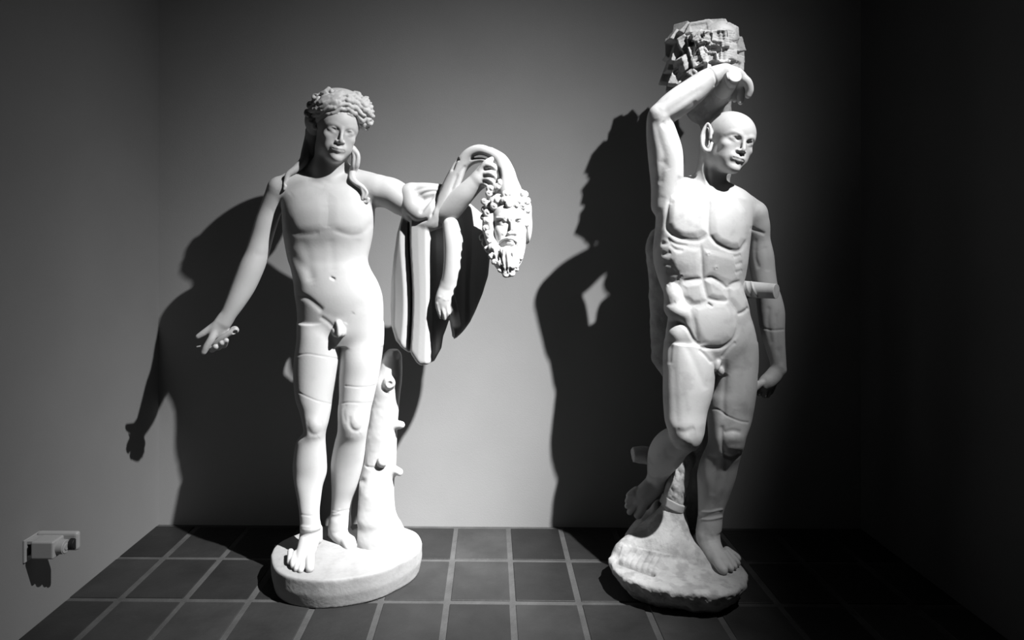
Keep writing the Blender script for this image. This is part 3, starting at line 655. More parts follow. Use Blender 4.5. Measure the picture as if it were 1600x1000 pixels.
def head_s():
    F = Field((-.10, 2.02, 1.35), (.30, 2.45, 1.95), .0026)
    h = Head(F, 794, 354, 2.275, 112, 7, -9, 0, .86, .9); h.build(stern=1.2, ears=False, nose=.93, lids=.6)
    h.e(0, .43, -.135, .03, .03, .018, .01, True)      # broken nose tip
    h.e(-.33, -.02, -.06, .03, .07, .12, .03); h.e(-.345, .04, -.07, .02, .03, .07, .01, True)
    V, Q = F.mesh(); V = relax(V, Q, 1, .4); s = Sculpt(V, Q)
    s.groove([(774, 341), (784, 341), (791, 345)], 2, -4); s.groove([(799, 345), (806, 341), (815, 341)], 2, -4); s.groove([(792, 336), (793, 345)], 1.5, 3); s.groove([(798, 336), (797, 345)], 1.5, 3)
    s.groove([(786, 366), (779, 374), (776, 384)], 2.2, 3); s.groove([(803, 366), (810, 374), (812, 384)], 2.2, 3)
    o = mesh_np('severed_head', s.done(), Q, M_SKIN, st1)
    # curly hair and beard, carved as tight locks
    G = Field((-.12, 2.0, 1.35), (.32, 2.45, 1.95), .0026); g = Head(G, 794, 354, 2.275, 112, 7, -9, 0, .86, .9)
    g.e(0, -.04, .27, .40, .38, .28, .05); g.e(-.31, .0, .0, .12, .24, .32, .05); g.e(.31, -.02, .05, .09, .22, .30, .05)
    g.e(0, .30, .06, .26, .2, .17, .04, True)
    FS = Field.__new__(Field); FS.ax = G.ax; FS.V = np.minimum(G.V, F.V if F.V.shape == G.V.shape else G.V)
    def yy(x, y):
        a = G0.hit(x, y); b = F.hit(x, y); c = [t for t in (a, b) if t]; return min(c) if c else None
    G0 = Field.__new__(Field); G0.ax = G.ax; G0.V = G.V.copy()
    def curl(x, y, R, r, turn=5.2, ph=0):
        Y = yy(x, y)
        if Y is None: Y = 2.23
        pts = [(x+R*(1-.10*t)*math.cos(t+ph), y+R*(1-.10*t)*math.sin(t+ph), Y-.001-.001*t, r) for t in np.arange(0, turn, .7)]
        G.chain(pts, .002, m=1)
    rr = random.Random(4)
    for x, y in [(764, 303), (766, 294), (778, 300), (789, 303), (800, 303), (811, 301), (814, 303), (818, 312), (816, 322), (812, 313), (800, 314), (788, 313), (777, 312), (766, 308), (757, 315), (757, 326), (764, 320), (760, 332),
                 (777, 293), (786, 293), (798, 291), (805, 293), (772, 322), (757, 339), (760, 345), (758, 356), (763, 366), (756, 370), (819, 304), (823, 315), (824, 327), (822, 339), (820, 350), (783, 285), (797, 283), (770, 316), (794, 320), (806, 320)]:
        curl(x+rr.uniform(-1, 1), y+rr.uniform(-1, 1), rr.uniform(2.6, 3.8), rr.uniform(3.2, 4.0), 5.0, rr.uniform(0, 6))
    def strand(pts, r):
        out = []
        for i, (a, b) in enumerate(spline(np.array(pts, float), 3)):
            Y = yy(a, b) or 2.2; out.append((a, b, min(Y, 2.25)-.003, r*(1-.5*i/(3*len(pts)))))
        G.chain(out, .002, m=1)
    # beard volume
    G.chain([(766, 372, 2.210, 8), (772, 392, 2.180, 10), (782, 410, 2.160, 11), (793, 421, 2.150, 10), (804, 410, 2.160, 10), (812, 392, 2.180, 8), (816, 374, 2.210, 6)], .015)
    G.chain([(793, 396, 2.145, 12), (793, 412, 2.150, 14), (793, 424, 2.160, 8)], .01)
    for i in range(13):
        t = i/12; x0 = 767+t*50; x1 = 776+t*36; y0 = 372+20*math.sin(math.pi*t); y1 = 408+24*math.sin(math.pi*t)
        G0.V = G.V.copy() if i == 0 else G0.V
        strand([(x0, y0), (x0*.7+x1*.3+rr.uniform(-3, 3), y0*.6+y1*.4), (x0*.3+x1*.7+rr.uniform(-3, 3), y0*.3+y1*.7), (x1, y1)], 3.2)
    for x, y in [(758, 380), (762, 390), (768, 400), (774, 410), (768, 386), (776, 398), (782, 421), (790, 428), (799, 427), (806, 418), (812, 404), (765, 376), (783, 412), (800, 415)]:
        curl(x, y, 3.0, 3.6, 4.6, rr.uniform(0, 6))
    strand([(794, 372), (786, 374), (778, 382), (775, 392)], 2.6); strand([(795, 372), (803, 374), (811, 382), (813, 392)], 2.6)
    V, Q = G.mesh(); V = relax(V, Q, 1, .35); mesh_np('curly_hair_and_beard', V, Q, M_SKIN, o)
head_s()

# ================================================================== right statue
BASE2 = W(1060, 900, 2.42); BASE2[2] = 0
st2 = thing('marble_statue', BASE2, 'marble statue of a bald muscular man, one arm raised, on a rough stone base', 'statue')
def rock2():
    F = Field((.45, 2.05, -.01), (1.45, 2.8, .75), .0042)
    P = [(946, 868), (960, 890), (990, 906), (1030, 917), (1080, 924), (1120, 926), (1150, 921), (1168, 908), (1171, 892), (1160, 876), (1140, 862), (1110, 850), (1060, 845), (1010, 845), (970, 850)]
    zt = .125; Q = []
    for a, b in P:
        p = WR(a, b, FPX*(EYE-zt)/(b-CY)); Q.append((p[0], p[1]))
    Q = [tuple(t) for t in spline(np.array(Q+[Q[0]]), 4)[:-1]]; cx, cy = np.mean([q[0] for q in Q]), np.mean([q[1] for q in Q])
    def fn(X, Y, Z):
        x, y = np.broadcast_arrays(X[:, :, 0], Y[:, :, 0]); d, _ = pdist(x, y, Q, True); d = np.where(inside(x, y, Q), -d, d)[:, :, None]
        t = np.clip((zt-Z)/zt, 0, 1); d = d+.085*t**1.5 + 0*Z
        top = Z-(zt+.0*X); k = .035; m = np.maximum(d, top); h = np.clip(1-np.abs(d-top)/k, 0, 1); return np.maximum(m+h*h*k*.25, -Z)
    F.put(fn, (.5, 2.6, 0), (1.4, 3.5, .14), .005)
    # hump that carries the tree
    F.chain([(1052, 795, 2.50, 17), (1048, 815, 2.49, 26), (1040, 840, 2.48, 38), (1040, 870, 2.46, 52)], .03, flat=(np.array([0, 1, 0]), .9))
    F.chain([(1064, 820, 2.47, 9), (1067, 850, 2.44, 14), (1085, 880, 2.40, 22)], .02)
    F.chain([(975, 862, 2.42, 16), (1000, 850, 2.46, 22), (1020, 840, 2.5, 24)], .03)
    F.chain([(1015, 812, 2.60, 14), (1002, 826, 2.60, 14), (990, 842, 2.60, 14)], .012); F.chain([(1030, 790, 2.58, 9), (1020, 805, 2.6, 10)], .01)
    F.chain([(1085, 858, 2.42, 15), (1105, 872, 2.37, 17), (1130, 893, 2.32, 19)], .02, flat=(UP, .5))
    V, Qf = F.mesh(); V = relax(V, Qf, 1); N = normals(V, Qf)
    side = sstep((.75-N[:, 2])/.4)*sstep((.13-V[:, 2])/.04)
    V = V+N*((vnoise(V, 22, 7)*.006+vnoise(V, 50, 8)*.004+vnoise(V, 90, 9)*.0022)*side+vnoise(V, 12, 10)*.003+vnoise(V, 55, 11)*.0009*(1-side))[:, None]
    V[:, 2] = np.maximum(V[:, 2], 0)
    s = Sculpt(V, Qf)
    # pan pipes carved on the base
    s.pillow([(972, 850), (1048, 866), (1026, 900), (964, 879)], 5, 3)
    for i in range(8):
        t = i/7; s.groove([(966+t*58, 878+t*20), (979+t*62, 855+t*14)], 1.8, 3.5, None, False)
    for i in range(7):
        t = (i+.5)/7; s.groove([(964+t*58-2, 877+t*20.5-.7), (964+t*58+2.6, 877+t*20.5+.7)], 2.3, 45, None, False)
    V = s.done(); V[:, 2] = np.maximum(V[:, 2], 0); mesh_np('rock_base', V, Qf, M_ROCK, st2)
rock2()
F2 = Field((.50, 2.05, .1), (1.52, 2.80, 2.50), HB, fx=(.92, 1.28, .0028), fz=(1.88, 2.26, .0028))
def body2():
    F = F2; Yc = 2.42
    F.loft([(282, 1090, 1130, 2.44, .03, .05), (290, 1072, 1146, 2.435, .055, .07), (299, 1052, 1160, 2.43, .08, .09), (312, 1036, 1168, 2.42, .11, .12), (330, 1029, 1171, 2.42, .13, .135), (350, 1027, 1170, 2.42, .14, .135), (370, 1025, 1168, 2.42, .14, .13), (390, 1023, 1166, 2.42, .138, .125),
            (410, 1024, 1164, 2.42, .132, .12), (430, 1029, 1161, 2.42, .122, .115), (445, 1034, 1158, 2.415, .115, .11), (460, 1040, 1162, 2.41, .112, .11), (475, 1044, 1167, 2.41, .115, .115), (490, 1047, 1168, 2.405, .118, .12),
            (510, 1045, 1174, 2.405, .122, .135), (535, 1042, 1179, 2.405, .118, .145), (560, 1040, 1180, 2.405, .10, .14), (578, 1040, 1180, 2.405, .08, .12)], .022, 2.35)
    F.blob(1054, 463, 2.36, 15, 19, 18, .03); F.blob(1059, 485, 2.355, 21, 21, 17, .03, rot=25); F.blob(1057, 520, 2.365, 15, 16, 20, .03)
    # thigh and bent leg, image left
    F.loft([(535, 1041, 1112, 2.385, .10, .12), (560, 1039, 1115, 2.375, .108, .12), (600, 1038, 1113, 2.355, .108, .115), (620, 1038, 1109, 2.345, .105, .11), (640, 1039, 1103, 2.33, .098, .105), (660, 1041, 1100, 2.31, .09, .10),
            (676, 1046, 1098, 2.30, .080, .09), (690, 1052, 1093, 2.295, .068, .075), (700, 1058, 1087, 2.295, .05, .055)], .014, 2.1)
    F.chain([(1070, 686, 2.32, 20), (1052, 694, 2.40, 25), (1041, 708, 2.48, 26), (1033, 724, 2.54, 21), (1028, 740, 2.58, 16), (1026, 752, 2.60, 15)], .012)
    F.chain([(1030, 748, 2.60, 15), (1018, 762, 2.585, 16), (1006, 774, 2.57, 16), (998, 784, 2.56, 14)], .010, flat=(np.array([.25, .9, .35])/1.0, .72))
    for p in [[(1006, 782, 2.55, 8), (1002, 795, 2.54, 7.4), (997, 804, 2.54, 7)], [(997, 780, 2.555, 6), (989, 793, 2.545, 5.2), (984, 800, 2.545, 4.8)], [(992, 776, 2.56, 5.4), (984, 786, 2.555, 4.8), (980, 791, 2.55, 4.2)], [(990, 770, 2.57, 5), (983, 778, 2.565, 4.4), (980, 783, 2.56, 4)],
              [(994, 765, 2.58, 5), (986, 770, 2.575, 4.2), (982, 774, 2.57, 3.8)]]: F.chain(p, .003)
    # standing leg, image right
    F.loft([(535, 1110, 1180, 2.41, .09, .12), (560, 1112, 1181, 2.41, .10, .12), (600, 1112, 1179, 2.41, .108, .115), (620, 1108, 1177, 2.405, .106, .11), (640, 1107, 1174, 2.40, .10, .105), (660, 1108, 1170, 2.39, .094, .10), (680, 1109, 1163, 2.38, .088, .09),
            (695, 1108, 1160, 2.385, .080, .085), (710, 1102, 1156, 2.395, .068, .088), (725, 1096, 1152, 2.41, .066, .095), (744, 1092, 1148, 2.42, .066, .095), (760, 1092, 1143, 2.425, .064, .085), (780, 1092, 1136, 2.43, .058, .07), (800, 1092, 1129, 2.43, .052, .055), (826, 1092, 1126, 2.43, .052, .055)], .014, 2.1)
    F.chain([(1108, 816, 2.43, 17), (1106, 835, 2.425, 18), (1110, 852, 2.40, 17), (1120, 870, 2.345, 16), (1130, 882, 2.31, 14)], .012, flat=(UP, .8))
    F.chain([(1094, 846, 2.46, 13), (1100, 852, 2.44, 14)], .015)
    toes(F, [[(1118, 870, 2.33, 8), (1125, 884, 2.29, 8), (1130, 891, 2.27, 7)], [(1128, 868, 2.33, 7), (1138, 882, 2.295, 5.8), (1142, 888, 2.28, 5)], [(1133, 866, 2.34, 6.5), (1145, 880, 2.31, 5.2), (1148, 885, 2.295, 4.5)], [(1136, 863, 2.36, 6), (1149, 875, 2.33, 5), (1153, 880, 2.32, 4.2)],
             [(1136, 860, 2.38, 6), (1151, 869, 2.36, 4.6), (1154, 873, 2.35, 4)]], .003)
    # shoulders and neck
    F.chain([(1045, 300, 2.43, 24), (1078, 304, 2.43, 22), (1108, 310, 2.42, 24), (1150, 316, 2.43, 20), (1176, 334, 2.44, 21)], .022)
    F.chain([(1066, 292, 2.46, 14), (1092, 288, 2.46, 17), (1108, 284, 2.46, 20), (1134, 302, 2.46, 14), (1165, 318, 2.46, 13)], .018)
    F.chain([(1106, 300, 2.43, 23), (1110, 275, 2.44, 22), (1118, 250, 2.45, 25), (1122, 230, 2.46, 28)], .016)
    # raised arm
    F.chain([(1040, 320, 2.43, 22), (1042, 290, 2.42, 24), (1041, 262, 2.41, 25.5), (1039, 238, 2.40, 26), (1034, 212, 2.385, 23), (1030, 190, 2.37, 19), (1031, 180, 2.36, 17)], .012)
    F.chain([(1031, 181, 2.36, 17), (1046, 170, 2.36, 21), (1062, 158, 2.355, 22), (1082, 143, 2.35, 20.5), (1102, 127, 2.345, 17.5), (1118, 118, 2.34, 15), (1132, 113, 2.34, 13.5)], .012)
    F.chain([(1132, 113, 2.34, 13.5), (1148, 117, 2.345, 13.5), (1158, 125, 2.35, 11.5)], .01, flat=(np.array([.3, .2, .93]), .8))
    for p in [[(1155, 120, 2.335, 7.4), (1167, 128, 2.33, 7), (1171, 140, 2.335, 6.2), (1169, 149, 2.34, 5)], [(1152, 124, 2.36, 6), (1158, 138, 2.37, 5.6), (1158, 150, 2.37, 5), (1157, 160, 2.37, 4)],
              [(1146, 124, 2.38, 6), (1149, 138, 2.39, 5.6), (1149, 148, 2.39, 5), (1148, 156, 2.39, 4.2)], [(1140, 124, 2.40, 5.5), (1141, 138, 2.41, 5), (1140, 148, 2.41, 4.6), (1140, 155, 2.41, 4)]]:
        F.chain(p, .004)
    # lowered arm
    F.chain([(1175, 336, 2.44, 22), (1180, 352, 2.445, 21), (1184, 375, 2.45, 18), (1189, 400, 2.45, 18.5), (1192, 425, 2.45, 18), (1197, 450, 2.44, 17), (1202, 470, 2.435, 18.5), (1205, 490, 2.43, 19.5), (1207, 515, 2.42, 17.5), (1211, 540, 2.41, 14.5), (1215, 562, 2.40, 12), (1217, 577, 2.395, 11)], .012)
    F.chain([(1216, 576, 2.395, 11), (1208, 588, 2.39, 12), (1199, 597, 2.385, 12), (1193, 603, 2.385, 10)], .008, flat=(np.array([.6, .2, .75]), .7))
    for p in [[(1196, 596, 2.375, 6), (1188, 600, 2.37, 5.4), (1182, 606, 2.37, 4.6)], [(1200, 602, 2.38, 5.4), (1196, 611, 2.385, 5), (1194, 618, 2.39, 4.2)], [(1205, 601, 2.39, 5.2), (1202, 611, 2.395, 4.8), (1199, 618, 2.40, 4)], [(1194, 602, 2.385, 5), (1188, 610, 2.39, 4.6), (1186, 615, 2.39, 4)],
              [(1209, 597, 2.40, 5), (1207, 606, 2.405, 4.4), (1204, 613, 2.41, 3.8)]]: F.chain(p, .003)
    # genitals
    F.blob(1114, 580, 2.32, 5.5, 6, 8, .004); F.blob(1126, 579, 2.32, 5.5, 6, 8, .004)
    F.chain([(1121, 560, 2.325, 5.5), (1121, 567, 2.305, 5), (1120, 574, 2.30, 4.2), (1119, 578, 2.30, 2.8)], .004)
    # head
    h = Head(F, 1140, 223, 2.38, 101, 13, 1, 15); h.build(stern=1.0, ears=False)
    # pointed ears
    F.chain([(1112, 224, 2.345, 2.6), (1107, 236, 2.345, 3.4), (1099, 230, 2.36, 3.2), (1096.5, 214, 2.37, 2.8), (1100, 202, 2.37, 2.6), (1106, 193, 2.365, 2.0), (1110.5, 203, 2.35, 2.8), (1110, 216, 2.345, 2.6)], .004)
    F.chain([(1104, 204, 2.385, 5), (1103, 218, 2.385, 7), (1106, 230, 2.38, 6)], .006); F.chain([(1105, 206, 2.355, 2), (1103.5, 217, 2.35, 3), (1105, 226, 2.35, 2)], .003, True)
    return h
H2 = body2()
def body2_mesh():
    V, F = F2.mesh(); V = relax(V, F, 2, .6); s = Sculpt(V, F, .72, 1.15); T = (2.2, 2.5)
    s.pillow([(1048, 306), (1078, 302), (1104, 312), (1107, 330), (1106, 364), (1090, 373), (1066, 372), (1050, 364), (1043, 350), (1044, 325)], 12, 12, T)
    s.pillow([(1109, 312), (1130, 306), (1152, 312), (1166, 330), (1168, 352), (1166, 374), (1156, 389), (1140, 389), (1120, 380), (1109, 367), (1108, 335)], 12, 12, T)
    s.groove([(1047, 305), (1042, 330), (1041, 355), (1050, 366), (1066, 374), (1092, 376), (1107, 366)], 2.8, 5, T); s.groove([(1108, 366), (1120, 381), (1140, 391), (1156, 391), (1167, 374)], 2.6, 6, T)
    s.groove([(1108, 314), (1107, 340), (1107, 366)], 2.4, 4, T)
    s.groove([(1095, 382), (1097, 410), (1099, 440), (1106, 470)], 2.4, 4, T)
    s.pillow([(1052, 392), (1075, 384), (1094, 388), (1096, 434), (1082, 438), (1066, 436), (1052, 424), (1046, 406)], 5, 9, T)
    s.pillow([(1098, 388), (1120, 392), (1150, 400), (1160, 420), (1156, 438), (1142, 445), (1128, 440), (1112, 432), (1099, 434)], 5, 9, T)
    s.groove([(1066, 440), (1080, 437), (1097, 436)], 2.2, 4, T); s.groove([(1100, 436), (1112, 434), (1128, 443), (1136, 449), (1144, 443), (1158, 439)], 2.2, 5, T)
    s.pillow([(1066, 444), (1080, 440), (1097, 439), (1104, 468), (1096, 475), (1082, 476), (1070, 464)], 8, 8, T)
    s.pillow([(1101, 438), (1113, 436), (1134, 450), (1137, 467), (1120, 468), (1107, 463)], 8, 8, T)
    s.pillow([(1139, 450), (1157, 442), (1169, 470), (1167, 484), (1156, 490), (1146, 476), (1138, 466)], 8, 8, T)
    s.groove([(1104, 465), (1120, 470), (1137, 469), (1138, 450)], 2, 4, T); s.groove([(1060, 443), (1067, 460), (1074, 474), (1080, 478)], 2.5, 6, T)
    s.pillow([(1082, 478), (1106, 470), (1136, 470), (1152, 490), (1152, 512), (1144, 530), (1128, 541), (1106, 542), (1094, 537), (1086, 520), (1080, 498)], 9, 12, T)
    s.groove([(1078, 482), (1086, 505), (1088, 520), (1090, 534)], 3, 3, T)
    s.groove([(1153, 488), (1153, 512), (1145, 531), (1128, 543), (1108, 544), (1096, 542), (1083, 530), (1074, 514), (1064, 505), (1050, 502), (1038, 494)], 2.6, 8, T)
    s.groove([(1152, 491), (1162, 487), (1170, 480)], 2.2, 7, T)
    s.groove([(1042, 446), (1050, 441), (1062, 446)], 3, 4, T); s.groove([(1036, 473), (1048, 476), (1056, 472)], 3, 3, T)
    s.groove([(1107, 475), (1111, 478)], 2, 7, T, False)
    s.groove([(1092, 546), (1102, 555), (1113, 568)], 2.4, 8, T); s.groove([(1150, 534), (1138, 545), (1127, 560)], 2.4, 5, T)
    # serratus and ribs
    for i, (x, y) in enumerate([(1033, 372), (1034, 388), (1037, 403), (1041, 417), (1047, 430)]):
        s.groove([(x, y+8), (x+7, y+9), (x+14, y+5)], 3, 4, (2.2, 2.55))
    s.groove([(1042, 372), (1055, 381), (1075, 384)], 2.2, 4, T); s.groove([(1046, 382), (1056, 390), (1068, 392)], 2.2, 3, T)
    for i, (x, y) in enumerate([(1158, 398), (1160, 410), (1160, 422)]): s.groove([(x-12, y+4), (x, y)], 2.4, 3, T)
    for x, y in ((1064, 430), (1118, 418), (1106, 396)): s.bump(x, y, 3, 3, 3, 0, T); s.bump(x+1, y+1, 1.3, 1.3, -4, 0, T)
    # collar bones and neck
    s.groove([(1112, 303), (1130, 299), (1150, 306), (1168, 314)], 3, -4, T); s.groove([(1100, 303), (1085, 300), (1068, 297)], 3, -4, T); s.bump(1106, 304, 5, 4, -7, 0, (2.2, 2.5))
    s.groove([(1099, 238), (1099, 260), (1103, 282), (1108, 300)], 3.5, -7, (2.2, 2.55)); s.groove([(1106, 250), (1106, 272), (1110, 294)], 3, 5, (2.2, 2.55)); pass
    # raised arm muscles
    A = (2.2, 2.6)
    s.groove([(1024, 185), (1030, 215), (1038, 245), (1034, 270), (1030, 290)], 5, 4.5, A); s.bump(1053, 232, 9, 26, 6, 0, A); s.bump(1026, 262, 6, 18, 5, 0, A); s.groove([(1030, 252), (1040, 256), (1045, 266)], 4, 2, A)
    s.groove([(1050, 196), (1040, 196), (1034, 190)], 4, 5, A); s.groove([(1046, 188), (1066, 176), (1090, 158)], 4, 5, A); s.groove([(1030, 172), (1054, 152), (1085, 134)], 5, -4, A); s.groove([(1036, 180), (1064, 160), (1100, 136)], 4, 3, A)
    s.groove([(1036, 305), (1032, 330), (1030, 360)], 6, 2, A); s.groove([(1064, 275), (1056, 300), (1047, 320)], 4, 5, A); s.groove([(1107, 106), (1114, 112), (1119, 126), (1117, 134)], 1.5, 3, A, False)
    # lowered arm
    s.groove([(1172, 356), (1184, 361), (1196, 366)], 2.5, 6, A); s.bump(1188, 335, 9, 16, 4, 0, A); s.groove([(1182, 372), (1180, 400), (1186, 420)], 3, 4, A); s.groove([(1196, 384), (1200, 405), (1200, 425)], 4, 3, A)
    s.groove([(1202, 478), (1200, 505), (1206, 540)], 3.5, 4, A); s.groove([(1213, 490), (1214, 520), (1216, 555)], 3, 3, A); s.groove([(1188, 511), (1205, 516), (1224, 515)], 1.5, 2.5, A, False); s.bump(1221, 572, 4, 5, 4, 0, A)
    # thighs
    s.groove([(1049, 530), (1047, 550), (1046, 570)], 3, 4, A); s.groove([(1055, 535), (1053, 565), (1054, 600), (1056, 640), (1059, 668)], 5, 3, A); s.groove([(1068, 535), (1082, 560), (1095, 590), (1104, 610)], 5, 3.5, A); s.bump(1076, 590, 14, 45, 4, 0, A)
    s.bump(1050, 520, 10, 10, 4, 0, A)
    s.bump(1072, 686, 12, 8, 10, 0, A); s.groove([(1058, 690), (1068, 696), (1082, 697)], 3, 3.5, A); s.groove([(1056, 672), (1070, 675), (1086, 668)], 4, 4, A); s.bump(1078, 695, 9, 6, 3, 0, A); s.bump(1090, 682, 6, 10, 3, 0, A)
    s.groove([(1134, 560), (1132, 600), (1130, 630), (1132, 655)], 4, 5, A); s.groove([(1152, 570), (1154, 610), (1152, 640)], 6, 2.5, A); s.bump(1160, 620, 10, 30, 3, 0, A); s.bump(1120, 660, 8, 18, 5, 0, A)
    s.groove([(1108, 638), (1122, 640), (1136, 650), (1156, 658), (1168, 660)], 1.5, 2.5, A, False)
    s.bump(1146, 684, 12, 8, 8, 0, A); s.groove([(1130, 676), (1145, 673), (1158, 676)], 3, 5, A); s.groove([(1128, 664), (1128, 690), (1132, 708)], 3, 6, A); s.bump(1122, 696, 6, 14, 6, 0, A); s.bump(1146, 700, 12, 5, 5, 0, A); s.groove([(1130, 711), (1144, 715), (1158, 708)], 3, 8, A); s.groove([(1104, 712), (1118, 716), (1128, 711)], 3, 5, A)
    s.groove([(1136, 716), (1134, 745), (1126, 780), (1118, 800)], 4, 4, A); s.groove([(1120, 716), (1118, 745), (1112, 775)], 4, 3, A); s.bump(1104, 745, 7, 22, 5, 0, A)
    for y in (799, 811): s.groove([(1091, y), (1108, y+1), (1128, y-3)], 1.6, -3, A, False)
    s.groove([(1091, 806), (1108, 807), (1127, 803)], 2, 1.5, A, False)
    s.groove([(1012, 741), (1022, 747), (1034, 747), (1044, 743)], 1.8, 4, None, False); s.bump(1030, 715, 10, 14, 4); s.groove([(1040, 700), (1044, 712), (1056, 714)], 3, 4)
    s.groove([(1112, 830), (1120, 850), (1128, 868)], 3, -2.5, A); s.groove([(1104, 835), (1112, 855), (1122, 872)], 3, -2, A); s.bump(1096, 838, 5, 6, 3, 0, A); s.groove([(1018, 755), (1008, 768), (1000, 780)], 3, -3)
    # face: cheek hollow, jaw line, temple
    hd = (2.1, 2.45)
    s.bump(1122, 238, 8, 8, -3, 0, hd)
    mesh_np('body', s.done(), F, M_MARBLE2, st2)
body2_mesh()
def tree2():
    F = Field((.6, 2.25, .15), (1.35, 2.82, 2.35), .0065)
    F.loft([(145, 1062, 1140, 2.55, .09, .09), (180, 1088, 1142, 2.57, .06, .08), (230, 1104, 1140, 2.60, .05, .07), (290, 1098, 1140, 2.61, .05, .07), (340, 1050, 1135, 2.60, .06, .08), (362, 1018, 1130, 2.60, .07, .10), (390, 1012, 1130, 2.60, .08, .11), (410, 1013, 1130, 2.60, .08, .11), (450, 1016, 1130, 2.60, .08, .11), (500, 1018, 1130, 2.60, .08, .11),
            (550, 1019, 1125, 2.60, .08, .11), (570, 1024, 1120, 2.61, .07, .10), (600, 1042, 1118, 2.62, .06, .09), (660, 1056, 1112, 2.63, .06, .08), (720, 1062, 1106, 2.63, .06, .08), (800, 1058, 1102, 2.62, .06, .08), (850, 1050, 1104, 2.60, .07, .09)], .02)
    F.chain([(1052, 792, 2.50, 17), (1054, 770, 2.51, 16), (1060, 745, 2.54, 16), (1068, 715, 2.58, 17)], .015)
    F.chain([(1040, 716, 2.62, 14), (1010, 712, 2.60, 13), (992, 711, 2.59, 12.5)], .008); F.blob(981, 710, 2.585, 9, 18, 16, .003, True)
    F.chain([(1096, 172, 2.56, 22), (1112, 160, 2.51, 21), (1126, 142, 2.41, 17), (1132, 136, 2.39, 15)], .012)
    V, Q = F.mesh(); V = relax(V, Q, 2); N = normals(V, Q); V = V+N*(vnoise(V, 16, 12)*.006+vnoise(V, 40, 13)*.003)[:, None]
    s = Sculpt(V, Q)
    for i in range(26):
        x = 1044+rng.uniform(0, 28); y = 716+rng.uniform(0, 66); s.groove([(x, y), (x+3, y+6), (x+2, y+12)], 1.6, 4)
    o = mesh_np('tree_trunk', s.done(), Q, M_BARK, st2)
    # smooth peg socket at the raised wrist, band round the foot of the trunk
    G = Field((.85, 2.1, 2.1), (1.25, 2.5, 2.5), .003)
    a = np.array([*W(1130, 139, 2.38), 15*S(2.4)]); b = np.array([*W(1147, 118, 2.27), 12*S(2.3)])
    G.chainw([a, b], .004, m=1); ax = (b-a)[:3]; ax /= np.linalg.norm(ax); cut = b[:3]+ax*.004
    def half(X, Y, Z): return -((X-cut[0])*ax[0]+(Y-cut[1])*ax[1]+(Z-cut[2])*ax[2])
    G.put(half, b[:3]-.07, b[:3]+.07, .004, True)
    V, Q = G.mesh(); V = relax(V, Q, 1); s = Sculpt(V, Q); s.groove([(1137, 112), (1138, 122), (1145, 130), (1155, 130)], 1.6, 3, None, False); s.groove([(1131, 118), (1133, 128), (1140, 138), (1150, 138)], 1.6, 3, None, False)
    mesh_np('branch_stub', s.done(), Q, M_MARBLE2, st2)
    G = Field((.72, 2.35, .2), (1.1, 2.7, .6), .0035)
    p0 = W(1052, 786, 2.505)
    ax = np.array([.28, -.1, 1.]); ax = np.array([.42, 0, 1.]); ax /= np.linalg.norm(ax)
    def band(X, Y, Z):
        x, y, z = X-p0[0], Y-p0[1], Z-p0[2]; t = x*ax[0]+y*ax[1]+z*ax[2]; r = np.sqrt(np.maximum(0, x*x+y*y+z*z-t*t)); return np.maximum(r-.062, np.abs(t)-.020)
    G.put(band, p0-.08, p0+.08, .004)
    V, Q = G.mesh(); V = relax(V, Q, 2); mesh_np('trunk_collar', V, Q, M_MARBLE2, st2)
    # peg beside the elbow
    G = Field((1.05, 2.05, 1.2), (1.55, 2.6, 1.6), .003)
    a = np.array([*W(1160, 452, 2.40), 13.5*S(2.4)]); b = np.array([*W(1211, 455, 2.29), 11.5*S(2.29)]); G.chainw([a, b], .004, m=1)
    V, Q = G.mesh(); V = relax(V, Q, 2); ax = (b-a)[:3]; ax /= np.linalg.norm(ax)
    t = (V-b[:3]) @ ax; V = V-np.maximum(t-.006, 0)[:, None]*ax
    s = Sculpt(V, Q); s.groove([(1174, 440), (1177, 452), (1183, 463)], 1.6, -4, None, False); s.groove([(1166, 441), (1168, 452), (1173, 463)], 2, -3, None, False)
    mesh_np('elbow_strut', s.done(), Q, M_MARBLE2, st2)
tree2()
